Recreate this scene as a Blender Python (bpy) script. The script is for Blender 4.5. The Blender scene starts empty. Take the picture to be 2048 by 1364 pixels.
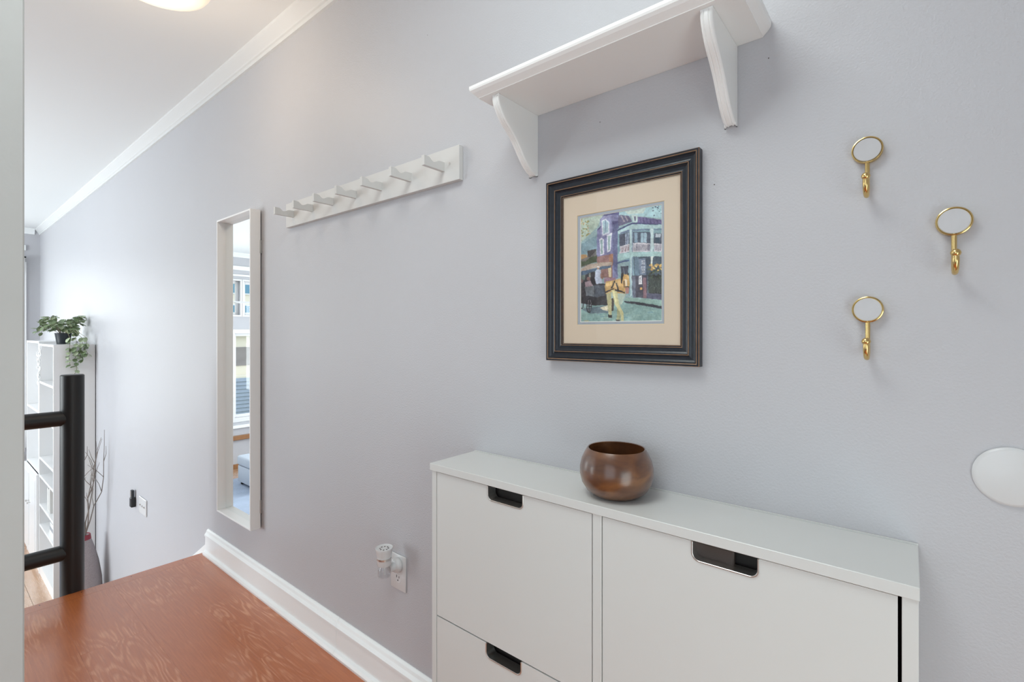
import bpy, bmesh, math, random
import numpy as np
from mathutils import Vector, Matrix

sc = bpy.context.scene
PI = math.pi

# ------------------------------------------------------------------ camera
TH = math.atan2(796, 973)
cam = bpy.data.cameras.new('camera')
cam_o = bpy.data.objects.new('camera', cam)
sc.collection.objects.link(cam_o)
cam_o.location = (0, -1, 0)
cam_o.rotation_euler = (PI/2, 0, TH)
cam.sensor_width = 36
cam.lens = 973/2048*36
cam.shift_y = -18/2048
cam.clip_start = 0.02
sc.camera = cam_o

# ------------------------------------------------------------------ world and lights
EXPOSURE = 0.16
SKY = 1.7
wld = bpy.data.worlds.new('sky')
sc.world = wld
wld.use_nodes = True
bgn = wld.node_tree.nodes['Background']
bgn.inputs[0].default_value = (0.80, 0.90, 1.0, 1)
bgn.inputs[1].default_value = SKY

def area(name, loc, rot, sx, sy, power, col):
    l = bpy.data.lights.new(name, 'AREA')
    l.shape = 'RECTANGLE'; l.size = sx; l.size_y = sy
    l.energy = power; l.color = col
    o = bpy.data.objects.new(name, l)
    o.location = loc; o.rotation_euler = rot
    sc.collection.objects.link(o)
    return o
DAY = (0.91, 0.975, 1.0)
# daylight at the far living room window, plus an added unseen side light
area('daylight_far_window', (-8.62, -0.93, -0.3), (PI/2, 0, -PI/2), 1.5, 2.2, 35, DAY)
area('living_side_fill', (-5.6, -4.5, -0.4), (PI/2, 0, 0), 3.2, 2.2, 145, DAY)
# added fill lights, unseen: one behind the camera, one low on the right
area('entry_back_fill', (-0.15, -2.14, 0.05), (PI/2, 0, 0), 1.1, 1.5, 0.8, DAY)
area('entry_side_fill', (0.70, -0.95, -0.62), (PI/2, 0, PI/2), 0.85, 1.1, 8.0, (0.86, 0.97, 0.96))
# added overhead fill, no fixture, brightens cabinet top and floor from out of view
area('entry_ceiling_fill', (-0.62, -0.95, 1.29), (0, 0, 0), 0.75, 0.75, 12, (0.92, 0.985, 0.97))

sc.view_settings.view_transform = 'Standard'
sc.view_settings.look = 'None'
sc.view_settings.exposure = EXPOSURE
sc.view_settings.gamma = 1
sc.view_settings.use_curve_mapping = False

# ------------------------------------------------------------------ materials
def lin(c):
    c = c/255
    return c/12.92 if c <= 0.04045 else ((c+0.055)/1.055)**2.4
def S(r, g, b, k=1.0):
    return (min(1, lin(r)*k), min(1, lin(g)*k), min(1, lin(b)*k), 1)

def mat(name, col, rough=0.5, metal=0.0, spec=0.5, bump=None, var=None, coat=0, emit=None, coords='Object'):
    m = bpy.data.materials.new(name); m.use_nodes = True
    nt = m.node_tree; b = nt.nodes['Principled BSDF']
    b.inputs['Base Color'].default_value = col
    b.inputs['Roughness'].default_value = rough
    b.inputs['Metallic'].default_value = metal
    b.inputs['Specular IOR Level'].default_value = spec
    b.inputs['Coat Weight'].default_value = coat
    if emit:
        b.inputs['Emission Color'].default_value = emit[0]
        b.inputs['Emission Strength'].default_value = emit[1]
    tc = nt.nodes.new('ShaderNodeTexCoord')
    if var:                      # (scale, amount): gentle colour variation
        n = nt.nodes.new('ShaderNodeTexNoise'); n.inputs['Scale'].default_value = var[0]; n.inputs['Detail'].default_value = 4
        nt.links.new(tc.outputs[coords], n.inputs['Vector'])
        mx = nt.nodes.new('ShaderNodeMix'); mx.data_type = 'RGBA'
        mx.inputs[6].default_value = tuple(c*(1-var[1]) for c in col[:3])+(1,)
        mx.inputs[7].default_value = tuple(min(1, c*(1+var[1])) for c in col[:3])+(1,)
        nt.links.new(n.outputs['Fac'], mx.inputs[0]); nt.links.new(mx.outputs[2], b.inputs['Base Color'])
    if bump:                     # (scale, strength, distance)
        n = nt.nodes.new('ShaderNodeTexNoise'); n.inputs['Scale'].default_value = bump[0]; n.inputs['Detail'].default_value = 3
        nt.links.new(tc.outputs[coords], n.inputs['Vector'])
        bp = nt.nodes.new('ShaderNodeBump'); bp.inputs['Strength'].default_value = bump[1]; bp.inputs['Distance'].default_value = bump[2]
        nt.links.new(n.outputs['Fac'], bp.inputs['Height']); nt.links.new(bp.outputs['Normal'], b.inputs['Normal'])
    return m

M = {}
M['wall'] = mat('wall_paint', (0.535, 0.535, 0.560, 1), 0.46, bump=(240, 0.42, 0.0018), var=(2.5, 0.012))
M['jamb'] = mat('worn_trim_paint', (0.53, 0.535, 0.52, 1), 0.45, bump=(60, 0.2, 0.002), var=(6, 0.05))
M['ceiling'] = mat('ceiling_paint', (0.90, 0.92, 0.92, 1), 0.6, bump=(30, 0.12, 0.002))
M['trim'] = mat('glossy_trim_paint', (0.93, 0.955, 0.955, 1), 0.28, bump=(25, 0.08, 0.003))
M['shelf'] = mat('shelf_paint', (0.92, 0.925, 0.91, 1), 0.35, bump=(40, 0.06, 0.002))
M['cab'] = mat('cabinet_lacquer', (0.69, 0.70, 0.685, 1), 0.28, bump=(400, 0.03, 0.0005))
M['white'] = mat('white_lacquer', (0.84, 0.84, 0.84, 1), 0.3)
M['mframe'] = mat('mirror_frame_lacquer', (0.90, 0.90, 0.895, 1), 0.35)
M['plastic'] = mat('white_plastic', (0.68, 0.685, 0.69, 1), 0.25)
M['peg'] = mat('peg_rail_paint', (0.66, 0.655, 0.64, 1), 0.4)
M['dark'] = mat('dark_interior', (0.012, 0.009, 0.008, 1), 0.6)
M['darkbrown'] = mat('dark_brown_plastic', (0.07, 0.052, 0.045, 1), 0.45)
M['black'] = mat('black_powder_coat', (0.012, 0.013, 0.014, 1), 0.42, bump=(500, 0.15, 0.0006))
M['steel'] = mat('brushed_steel', (0.68, 0.68, 0.66, 1), 0.33, metal=1.0)
M['brass'] = mat('polished_brass', (0.72, 0.52, 0.22, 1), 0.18, metal=1.0, var=(60, 0.15))
M['marble'] = mat('white_marble', (0.54, 0.54, 0.555, 1), 0.25, var=(40, 0.08))
M['mirror'] = mat('mirror_glass', (0.93, 0.95, 0.95, 1), 0.0, metal=1.0)
M['frame_dark'] = mat('worn_navy_black_paint', (0.010, 0.014, 0.022, 1), 0.30, bump=(220, 0.25, 0.0008), var=(90, 0.5))
M['frame_rub'] = mat('rubbed_tan_edge', (0.26, 0.145, 0.075, 1), 0.4, var=(70, 0.55))
M['mat_cream'] = mat('cream_mount_board', (0.72, 0.60, 0.47, 1), 0.8, bump=(300, 0.05, 0.0004))
M['mat_blue'] = mat('blue_grey_mount_board', (0.40, 0.44, 0.50, 1), 0.8)
M['mat_edge'] = mat('bevelled_mount_edge', (0.80, 0.62, 0.36, 1), 0.7)
M['mat_edge2'] = mat('white_mount_edge', (0.9, 0.88, 0.82, 1), 0.7)
M['pencil'] = mat('pencil_mark', (0.22, 0.22, 0.25, 1), 0.8)
M['leaf'] = mat('variegated_leaf', (0.22, 0.30, 0.16, 1), 0.45, var=(220, 0.75))
M['leaf2'] = mat('pale_leaf', (0.46, 0.54, 0.36, 1), 0.45, var=(180, 0.45))
M['stem'] = mat('plant_stem', (0.20, 0.17, 0.09, 1), 0.6)
M['pot'] = mat('black_pot', (0.02, 0.026, 0.032, 1), 0.35)
M['twig'] = mat('dry_twig', (0.22, 0.19, 0.17, 1), 0.8)
M['vase'] = mat('grey_speckled_vase', (0.36, 0.32, 0.33, 1), 0.7, var=(160, 0.35), bump=(160, 0.4, 0.002))
M['red'] = mat('dark_red_trim', (0.26, 0.03, 0.05, 1), 0.5)
M['garland'] = mat('white_garland', (0.85, 0.86, 0.86, 1), 0.5)
M['rug'] = mat('blue_grey_rug', (0.36, 0.42, 0.53, 1), 0.95, bump=(60, 0.6, 0.01), var=(5, 0.25))
M['ottoman'] = mat('ottoman_fabric', (0.50, 0.55, 0.62, 1), 0.9, bump=(150, 0.3, 0.003))
M['curtain'] = mat('sheer_curtain', (0.92, 0.92, 0.92, 1), 0.8)
M['woodtrim'] = mat('oak_trim', (0.32, 0.15, 0.06, 1), 0.4, var=(20, 0.2))
M['cream'] = mat('cream_render', (0.86, 0.80, 0.66, 1), 0.8, var=(3, 0.05))
M['siding'] = mat('blue_grey_shingle', (0.36, 0.42, 0.52, 1), 0.8, var=(8, 0.15))
M['bluepane'] = mat('blue_window_pane', (0.12, 0.30, 0.42, 1), 0.1)
M['grass'] = mat('yard_lawn', (0.28, 0.30, 0.12, 1), 0.9, var=(2, 0.3))
M['brownroof'] = mat('weathered_grey_boards', (0.30, 0.27, 0.26, 1), 0.8, var=(3, 0.3))
M['bookA'] = mat('grey_book_cloth', (0.35, 0.36, 0.38, 1), 0.7)
M['bookB'] = mat('pale_book_cloth', (0.72, 0.71, 0.68, 1), 0.7)
M['bookC'] = mat('charcoal_book_cloth', (0.05, 0.05, 0.055, 1), 0.6)
M['clear'] = None

def glass_mat(name, tint=(1, 1, 1, 1), refl=0.08, rough=0.0):
    m = bpy.data.materials.new(name); m.use_nodes = True
    nt = m.node_tree; nt.nodes.clear()
    o = nt.nodes.new('ShaderNodeOutputMaterial'); mx = nt.nodes.new('ShaderNodeMixShader')
    t = nt.nodes.new('ShaderNodeBsdfTransparent'); g = nt.nodes.new('ShaderNodeBsdfGlossy')
    t.inputs[0].default_value = tint; g.inputs['Roughness'].default_value = rough
    # Schlick reflectance, the same from both faces of the sheet
    lw = nt.nodes.new('ShaderNodeLayerWeight'); lw.inputs[0].default_value = 0.5
    pw = nt.nodes.new('ShaderNodeMath'); pw.operation = 'POWER'; pw.inputs[1].default_value = 5.0
    ma = nt.nodes.new('ShaderNodeMath'); ma.operation = 'MULTIPLY_ADD'; ma.inputs[1].default_value = 0.96; ma.inputs[2].default_value = 0.04
    nt.links.new(lw.outputs['Facing'], pw.inputs[0]); nt.links.new(pw.outputs[0], ma.inputs[0]); nt.links.new(ma.outputs[0], mx.inputs[0])
    nt.links.new(t.outputs[0], mx.inputs[1]); nt.links.new(g.outputs[0], mx.inputs[2])
    nt.links.new(mx.outputs[0], o.inputs[0])
    return m
M['pane'] = glass_mat('window_glass')
M['clear'] = glass_mat('clear_plastic', (0.95, 0.955, 0.96, 1), rough=0.05)

def wood_floor_mat(name, c_dark, c_mid, c_lit, scale=1.0, rough=0.12, sheen_amt=1.0):
    """Oak boards along x under a glossy red-brown finish, with pale sheen painted into the colour."""
    m = bpy.data.materials.new(name); m.use_nodes = True
    nt = m.node_tree; N = nt.nodes; L = nt.links; b = N['Principled BSDF']
    tc = N.new('ShaderNodeTexCoord')
    oi = N.new('ShaderNodeObjectInfo')
    off = N.new('ShaderNodeVectorMath'); off.operation = 'ADD'
    cmb = N.new('ShaderNodeCombineXYZ')
    mu = N.new('ShaderNodeMath'); mu.operation = 'MULTIPLY'; mu.inputs[1].default_value = 7.0
    L.new(oi.outputs['Random'], mu.inputs[0]); L.new(mu.outputs[0], cmb.inputs[0]); L.new(mu.outputs[0], cmb.inputs[2])
    L.new(tc.outputs['Object'], off.inputs[0]); L.new(cmb.outputs[0], off.inputs[1])
    mp = N.new('ShaderNodeMapping'); mp.inputs['Scale'].default_value = (1.0*scale, 5.5*scale, 1)
    L.new(off.outputs[0], mp.inputs[0])
    # cathedral grain: bands bent by a stretched noise
    n1 = N.new('ShaderNodeTexNoise'); n1.inputs['Scale'].default_value = 1.6; n1.inputs['Detail'].default_value = 2
    L.new(mp.outputs[0], n1.inputs['Vector'])
    m1 = N.new('ShaderNodeMath'); m1.operation = 'MULTIPLY'; m1.inputs[1].default_value = 17.0
    L.new(n1.outputs['Fac'], m1.inputs[0])
    s1 = N.new('ShaderNodeMath'); s1.operation = 'SINE'; 
    m1b = N.new('ShaderNodeMath'); m1b.operation = 'MULTIPLY'; m1b.inputs[1].default_value = 6.28
    L.new(m1.outputs[0], m1b.inputs[0]); L.new(m1b.outputs[0], s1.inputs[0])
    # pores
    mp2 = N.new('ShaderNodeMapping'); mp2.inputs['Scale'].default_value = (9, 130, 1)
    L.new(off.outputs[0], mp2.inputs[0])
    n2 = N.new('ShaderNodeTexNoise'); n2.inputs['Scale'].default_value = 1.2; n2.inputs['Detail'].default_value = 3
    L.new(mp2.outputs[0], n2.inputs['Vector'])
    # patches of gloss sheen, painted as a lighter base colour
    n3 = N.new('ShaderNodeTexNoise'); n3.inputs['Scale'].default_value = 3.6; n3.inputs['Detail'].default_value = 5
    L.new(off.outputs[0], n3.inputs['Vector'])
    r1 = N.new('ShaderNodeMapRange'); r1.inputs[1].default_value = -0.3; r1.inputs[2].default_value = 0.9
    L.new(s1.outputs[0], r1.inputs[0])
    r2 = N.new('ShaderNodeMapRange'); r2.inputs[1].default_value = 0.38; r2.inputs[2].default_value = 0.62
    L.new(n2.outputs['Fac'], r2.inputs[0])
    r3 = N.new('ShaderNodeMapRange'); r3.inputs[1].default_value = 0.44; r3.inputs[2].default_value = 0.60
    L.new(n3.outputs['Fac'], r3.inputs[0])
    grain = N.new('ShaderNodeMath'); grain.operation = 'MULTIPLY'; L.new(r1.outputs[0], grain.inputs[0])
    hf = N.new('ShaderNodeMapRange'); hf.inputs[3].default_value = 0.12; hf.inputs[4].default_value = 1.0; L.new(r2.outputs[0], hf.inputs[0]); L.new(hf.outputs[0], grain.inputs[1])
    sheen_mask = N.new('ShaderNodeMath'); sheen_mask.operation = 'MULTIPLY'; L.new(grain.outputs[0], sheen_mask.inputs[0]); L.new(r3.outputs[0], sheen_mask.inputs[1])
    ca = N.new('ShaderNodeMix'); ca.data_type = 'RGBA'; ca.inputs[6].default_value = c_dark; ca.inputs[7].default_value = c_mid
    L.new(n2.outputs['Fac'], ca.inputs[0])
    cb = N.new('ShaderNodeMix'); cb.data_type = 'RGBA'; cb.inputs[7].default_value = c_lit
    w = N.new('ShaderNodeMath'); w.operation = 'MULTIPLY'; w.inputs[1].default_value = 0.62*sheen_amt; L.new(sheen_mask.outputs[0], w.inputs[0])
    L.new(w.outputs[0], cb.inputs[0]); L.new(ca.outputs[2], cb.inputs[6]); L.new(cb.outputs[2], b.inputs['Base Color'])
    rr = N.new('ShaderNodeMapRange'); rr.inputs[3].default_value = rough; rr.inputs[4].default_value = rough+0.25
    L.new(sheen_mask.outputs[0], rr.inputs[0]); L.new(rr.outputs[0], b.inputs['Roughness'])
    bp = N.new('ShaderNodeBump'); bp.inputs['Strength'].default_value = 0.25; bp.inputs['Distance'].default_value = 0.0015
    ad = N.new('ShaderNodeMath'); ad.operation = 'ADD'; L.new(sheen_mask.outputs[0], ad.inputs[0]); L.new(n3.outputs['Fac'], ad.inputs[1])
    L.new(ad.outputs[0], bp.inputs['Height']); L.new(bp.outputs['Normal'], b.inputs['Normal'])
    b.inputs['Specular IOR Level'].default_value = 0.4; b.inputs['Coat Weight'].default_value = 0.9; b.inputs['Coat Roughness'].default_value = 0.24; b.inputs['Coat IOR'].default_value = 1.55
    return m
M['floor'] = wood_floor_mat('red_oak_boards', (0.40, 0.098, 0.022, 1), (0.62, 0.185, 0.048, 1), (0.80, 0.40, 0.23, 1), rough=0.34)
M['floor_low'] = wood_floor_mat('honey_oak_boards', (0.40, 0.22, 0.12, 1), (0.55, 0.33, 0.19, 1), (0.62, 0.42, 0.28, 1), rough=0.2, sheen_amt=0.3)

def bowl_mat():
    m = bpy.data.materials.new('turned_walnut'); m.use_nodes = True
    nt = m.node_tree; N = nt.nodes; L = nt.links; b = N['Principled BSDF']
    tc = N.new('ShaderNodeTexCoord'); mp = N.new('ShaderNodeMapping')
    mp.inputs['Rotation'].default_value = (0.3, 0.5, 0.4); mp.inputs['Scale'].default_value = (9, 9, 22)
    L.new(tc.outputs['Object'], mp.inputs[0])
    n = N.new('ShaderNodeTexNoise'); n.inputs['Scale'].default_value = 1.3; n.inputs['Detail'].default_value = 6; n.inputs['Distortion'].default_value = 1.2
    L.new(mp.outputs[0], n.inputs['Vector'])
    r = N.new('ShaderNodeValToRGB')
    e = r.color_ramp.elements
    e[0].position = 0.3; e[0].color = (0.060, 0.020, 0.008, 1)
    e[1].position = 0.72; e[1].color = (0.23, 0.095, 0.030, 1)
    x = e.new(0.5); x.color = (0.135, 0.050, 0.018, 1)
    L.new(n.outputs['Fac'], r.inputs[0]); L.new(r.outputs[0], b.inputs['Base Color'])
    b.inputs['Roughness'].default_value = 0.32; b.inputs['Coat Weight'].default_value = 0.8; b.inputs['Coat Roughness'].default_value = 0.22
    return m
M['walnut'] = bowl_mat()

# ------------------------------------------------------------------ helpers
def mesh_of(name, bm, mats, smooth=False, off=(0, 0, 0)):
    if off != (0, 0, 0):
        bmesh.ops.translate(bm, verts=bm.verts, vec=-Vector(off))
    me = bpy.data.meshes.new(name); bm.to_mesh(me); bm.free()
    if not isinstance(mats, (list, tuple)): mats = [mats]
    for m in mats: me.materials.append(m)
    if smooth:
        for p in me.polygons: p.use_smooth = True
        me.set_sharp_from_angle(angle=math.radians(38))
    return me

def wloc(o):
    v = Vector((0, 0, 0))
    while o: v += o.location; o = o.parent
    return v

def obj(name, bm, mats, parent=None, smooth=False, base=None):
    """One mesh object, vertices given in world coordinates."""
    pl = wloc(parent) if parent else Vector((0, 0, 0))
    bl = Vector(base) if base else pl
    me = mesh_of(name, bm, mats, smooth, tuple(bl))
    o = bpy.data.objects.new(name, me); sc.collection.objects.link(o)
    o.location = bl-pl
    if parent: o.parent = parent
    return o

def thing(name, label, cat, loc, group=None):
    o = bpy.data.objects.new(name, None); sc.collection.objects.link(o)
    o.empty_display_size = 0.05
    o.location = loc; o['label'] = label; o['category'] = cat
    if group: o['group'] = group
    return o

def tag(o, label, cat, group=None):
    o['label'] = label; o['category'] = cat
    if group: o['group'] = group
    return o

def struct(o):
    o['kind'] = 'structure'; return o

def box(bm, x0, x1, y0, y1, z0, z1, bev=0.0, seg=1, mi=0):
    t = bmesh.new()
    vs = [t.verts.new(p) for p in ((x0, y0, z0), (x1, y0, z0), (x1, y1, z0), (x0, y1, z0), (x0, y0, z1), (x1, y0, z1), (x1, y1, z1), (x0, y1, z1))]
    for f in ((3, 2, 1, 0), (4, 5, 6, 7), (0, 1, 5, 4), (1, 2, 6, 5), (2, 3, 7, 6), (3, 0, 4, 7)):
        t.faces.new([vs[i] for i in f]).material_index = mi
    if bev: bmesh.ops.bevel(t, geom=t.edges[:], offset=bev, segments=seg, affect='EDGES', profile=0.5)
    merge(bm, t); return bm

def merge(bm, t):
    me = bpy.data.meshes.new('tmp'); t.to_mesh(me); t.free(); bm.from_mesh(me); bpy.data.meshes.remove(me)

def nb(): return bmesh.new()

def bx(*a, **k): return box(nb(), *a, **k)

def prism(pts, axis, a0, a1, bev=0.0, mi=0):
    """Extrude a 2D outline along an axis. axis 'x': pts are (y,z); 'y': (x,z); 'z': (x,y)."""
    def P3(p, a):
        return {'x': (a, p[0], p[1]), 'y': (p[0], a, p[1]), 'z': (p[0], p[1], a)}[axis]
    t = nb()
    A = [t.verts.new(P3(p, a0)) for p in pts]; B = [t.verts.new(P3(p, a1)) for p in pts]
    n = len(pts)
    t.faces.new(A); t.faces.new(B[::-1])
    for i in range(n): t.faces.new((A[i], B[i], B[(i+1) % n], A[(i+1) % n]))
    bmesh.ops.recalc_face_normals(t, faces=t.faces[:])
    if bev: bmesh.ops.bevel(t, geom=t.edges[:], offset=bev, segments=1, affect='EDGES')
    for f in t.faces: f.material_index = mi
    return t

def lathe(prof, cx, cy, cz=0, seg=32, axis='z', mi=0):
    """prof: list of (r, h). axis 'z' stands up; 'y' points towards the room (h grows towards -y)."""
    t = nb(); rings = []
    for r, h in prof:
        if r < 1e-6:
            p = (cx, cy, cz+h) if axis == 'z' else (cx, cy-h, cz)
            rings.append([t.verts.new(p)])
        else:
            ring = []
            for k in range(seg):
                a = 2*PI*k/seg
                if axis == 'z': p = (cx+r*math.cos(a), cy+r*math.sin(a), cz+h)
                else: p = (cx+r*math.cos(a), cy-h, cz+r*math.sin(a))
                ring.append(t.verts.new(p))
            rings.append(ring)
    for A, B in zip(rings, rings[1:]):
        for k in range(seg):
            k2 = (k+1) % seg
            if len(A) == 1 and len(B) == 1: continue
            if len(A) == 1: t.faces.new((A[0], B[k2], B[k]))
            elif len(B) == 1: t.faces.new((A[k], A[k2], B[0]))
            else: t.faces.new((A[k], A[k2], B[k2], B[k]))
    bmesh.ops.recalc_face_normals(t, faces=t.faces[:])
    for f in t.faces: f.material_index = mi
    return t

def tube(pts, rad, seg=10, caps=True):
    """Tube through 3D points; rad is a number or one per point."""
    t = nb(); pts = [Vector(p) for p in pts]; n = len(pts)
    rads = rad if isinstance(rad, (list, tuple)) else [rad]*n
    tang = []
    for i in range(n):
        a = pts[max(0, i-1)]; b = pts[min(n-1, i+1)]; tang.append((b-a).normalized())
    up = Vector((0, 0, 1)) if abs(tang[0].z) < 0.9 else Vector((1, 0, 0))
    u = tang[0].cross(up).normalized(); rings = []
    for i in range(n):
        u = (u-tang[i]*u.dot(tang[i])).normalized(); v = tang[i].cross(u)
        rings.append([t.verts.new(pts[i]+(u*math.cos(2*PI*k/seg)+v*math.sin(2*PI*k/seg))*rads[i]) for k in range(seg)])
    for A, B in zip(rings, rings[1:]):
        for k in range(seg): t.faces.new((A[k], A[(k+1) % seg], B[(k+1) % seg], B[k]))
    if caps: t.faces.new(rings[0][::-1]); t.faces.new(rings[-1])
    bmesh.ops.recalc_face_normals(t, faces=t.faces[:])
    return t

def holed(axis, a0, a1, u0, u1, v0, v1, holes):
    """A wall slab between a0..a1 along axis, u/v extents with rectangular holes (u0,u1,v0,v1)."""
    us = sorted({u0, u1, *[h[0] for h in holes], *[h[1] for h in holes]})
    vs = sorted({v0, v1, *[h[2] for h in holes], *[h[3] for h in holes]})
    us = [u for u in us if u0 <= u <= u1]; vs = [v for v in vs if v0 <= v <= v1]
    t = nb()
    for i in range(len(us)-1):
        for j in range(len(vs)-1):
            cu = (us[i]+us[i+1])/2; cv = (vs[j]+vs[j+1])/2
            if any(h[0] < cu < h[1] and h[2] < cv < h[3] for h in holes): continue
            if axis == 'x': box(t, a0, a1, us[i], us[i+1], vs[j], vs[j+1])
            else: box(t, us[i], us[i+1], a0, a1, vs[j], vs[j+1])
    bmesh.ops.remove_doubles(t, verts=t.verts[:], dist=1e-5)
    # drop the inner double faces
    seen = {}
    for f in t.faces: seen.setdefault(tuple(sorted(v.index for v in f.verts)), []).append(f)
    t.verts.index_update()
    seen = {}
    for f in t.faces: seen.setdefault(tuple(sorted(v.index for v in f.verts)), []).append(f)
    dead = [f for fs in seen.values() if len(fs) > 1 for f in fs]
    if dead: bmesh.ops.delete(t, geom=dead, context='FACES')
    return t

def dup(root, loc, label=None):
    def cp(o, par):
        c = o.copy(); sc.collection.objects.link(c); c.parent = par
        for ch in [x for x in bpy.data.objects if x.parent == o and x != c]: cp(ch, c)
        return c
    r = cp(root, None); r.location = loc
    if label: r['label'] = label
    return r

# ------------------------------------------------------------------ the room
ZC = 1.315       # ceiling
ZL = -1.20       # landing floor
ZF = -2.27       # living room floor
XE = -2.97       # landing edge
XW = -8.67       # far wall
YS = -4.6        # living room side wall
YB = -2.2        # wall behind the camera
XR = 0.75

struct(obj('wall_back', bx(XW-0.15, XR+0.1, 0, 0.12, ZF-0.1, ZC+0.1), M['wall']))
H_far = [(-1.70, -0.16, -1.43, 0.852), (-2.44, -1.78, 0.284, 0.852), (-3.14, -2.50, 0.284, 0.852), (-3.14, -2.355, -1.43, -0.025)]
struct(obj('wall_left', holed('x', XW-0.15, XW, YS, 0, ZF-0.1, ZC+0.1, H_far), M['wall']))
H_side = [(-7.3, -3.9, -1.5, 0.8)]
struct(obj('wall_front', holed('y', YS-0.15, YS, XW-0.15, XE, ZF-0.1, ZC+0.1, H_side), M['wall']))
H_ent = [(-0.75, 0.45, -0.75, 0.85)]
struct(obj('wall_front', holed('y', YB-0.12, YB, XE, XR, ZF-0.1, ZC+0.1, H_ent), M['wall']))
struct(obj('wall_right', bx(XR, XR+0.1, YB-0.12, 0, ZF-0.1, ZC+0.1), M['wall']))
struct(obj('wall_right', bx(XE-0.06, XE+0.06, YS, YB-0.12, ZF-0.1, ZC+0.1), M['wall']))
struct(obj('ceiling', bx(XW-0.15, XR+0.1, YS-0.15, 0.12, ZC, ZC+0.1), M['ceiling']))

wb = bpy.data.objects['wall_back']
for hx, hz in ((-0.555, 0.4855), (-0.203, 0.508), (-0.300, 0.292), (-1.156, 0.919)):
    obj('nail_hole', lathe([(0, 0.0002), (0.0012, 0.0002), (0, 0.0004)], hx, 0, hz, seg=8, axis='y'), M['darkbrown'], wb)

# partition whose end shows at the left border, with a few scuffs in its paint
part = struct(obj('wall_partition', bx(-1.18, -1.06, YB, -0.895, ZL, ZC, bev=0.002), M['jamb']))

# crown moulding along the back wall
crown = [(0, 1.245), (-0.010, 1.247), (-0.010, 1.262), (-0.016, 1.266), (-0.018, 1.272), (-0.048, 1.305), (-0.050, 1.315), (0, 1.315)]
M['crown'] = mat('matte_crown_paint', (0.74, 0.75, 0.75, 1), 0.65)
struct(obj('trim_1', prism(crown, 'x', XW, XR), M['crown']))
# crown and header bands on the far wall
c2 = [(XW, 1.245), (XW+0.012, 1.247), (XW+0.014, 1.262), (XW+0.05, 1.305), (XW+0.05, 1.315), (XW, 1.315)]
t = nb()
tt = prism([(p[0], p[1]) for p in c2], 'y', YS, -0.05); merge(t, tt)
struct(obj('trim_2', t, M['trim']))
t = bx(XW, XW+0.025, YS, -0.13, 1.03, 1.10, bev=0.004); box(t, XW, XW+0.018, YS, -0.13, 0.93, 0.96, bev=0.003)
struct(obj('trim_3', t, M['trim']))
# oak ledge and white sill band under the windows, oak baseboard
struct(obj('trim_4', bx(XW, XW+0.07, YS, -0.5, -1.79, -1.72, bev=0.006), M['woodtrim']))
struct(obj('trim_5', bx(XW, XW+0.05, YS, -0.15, -1.60, -1.55, bev=0.006), M['trim']))
struct(obj('baseboard_left', bx(XW, XW+0.018, YS, -0.02, ZF, ZF+0.075, bev=0.003), M['woodtrim']))

# baseboard with shoe moulding beside the landing
bbp = [(0, ZL), (-0.028, ZL), (-0.030, ZL+0.010), (-0.026, ZL+0.020), (-0.017, ZL+0.025), (-0.016, ZL+0.098), (-0.020, ZL+0.100), (-0.020, ZL+0.108), (-0.012, ZL+0.118), (-0.009, ZL+0.128), (-0.003, ZL+0.134), (0, ZL+0.134)]
def base_piece(x0, x1, name='baseboard_back'):
    return struct(obj(name, prism(bbp, 'x', x0, x1), M['trim']))
base_piece(-2.945, -1.6475)
base_piece(-1.6465, -0.955)
struct(obj('baseboard_right', bx(XR-0.016, XR, YB, 0, ZL, ZL+0.13, bev=0.003), M['trim']))
# stair skirt that falls away to the living room
sk = [(-2.946, ZL+0.055), (-2.946, ZL-0.3), (-4.3, ZF), (-4.75, ZF), (-4.75, ZF+0.02)]
struct(obj('trim_6', prism(sk, 'y', -0.014, 0), M['trim']))

# landing: carcass, boards and nosing
fl = thing('floor', '', '', (XE, 0, ZL)); del fl['label']; del fl['category']; fl['kind'] = 'structure'
obj('subfloor', bx(XE+0.01, XR, YB, 0, ZL-0.20, ZL-0.019), M['trim'], fl)
rnd = random.Random(5)
W = 0.205; y = -0.002; r = 0
while y > YB+0.01:
    y2 = max(y-W, YB)
    xs = [XE+0.062, XE+0.062+rnd.uniform(0.5, 1.4)]
    while xs[-1] < XR-0.4: xs.append(xs[-1]+rnd.uniform(1.1, 1.7))
    xs[-1] = XR
    for a, b in zip(xs, xs[1:]):
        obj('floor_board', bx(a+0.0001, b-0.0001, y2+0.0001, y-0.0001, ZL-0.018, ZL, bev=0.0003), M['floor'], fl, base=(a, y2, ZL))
    y = y2
# nosing with three nail holes
nose = [(XE-0.012, ZL-0.004), (XE-0.008, ZL), (XE+0.0615, ZL), (XE+0.0615, ZL-0.018), (XE+0.002, ZL-0.022), (XE-0.010, ZL-0.018), (XE-0.014, ZL-0.011)]
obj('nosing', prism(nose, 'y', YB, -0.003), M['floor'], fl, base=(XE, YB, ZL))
for yy in (-0.115, -0.335, -0.52, -0.66):
    obj('nail', lathe([(0.0028, -0.001), (0.0028, 0.0004), (0, 0.0004)], XE+0.012, yy, ZL, seg=8), M['dark'], fl)
struct(obj('wall_riser', bx(XE, XE+0.012, YB, 0, ZF, ZL-0.022), M['trim']))
# stairs down along the wall
st = thing('stairs', 'white stair flight dropping beside the wall beyond the landing edge', 'stairs', (XE, -0.25, ZF))
for k in range(5):
    zt = ZL-0.178*(k+1); x1 = XE-0.002-0.27*k
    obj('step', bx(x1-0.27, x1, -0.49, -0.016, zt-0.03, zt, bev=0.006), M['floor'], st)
    obj('riser', bx(x1-0.262, x1-0.245, -0.485, -0.016, ZF, zt-0.03), M['trim'], st)

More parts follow.
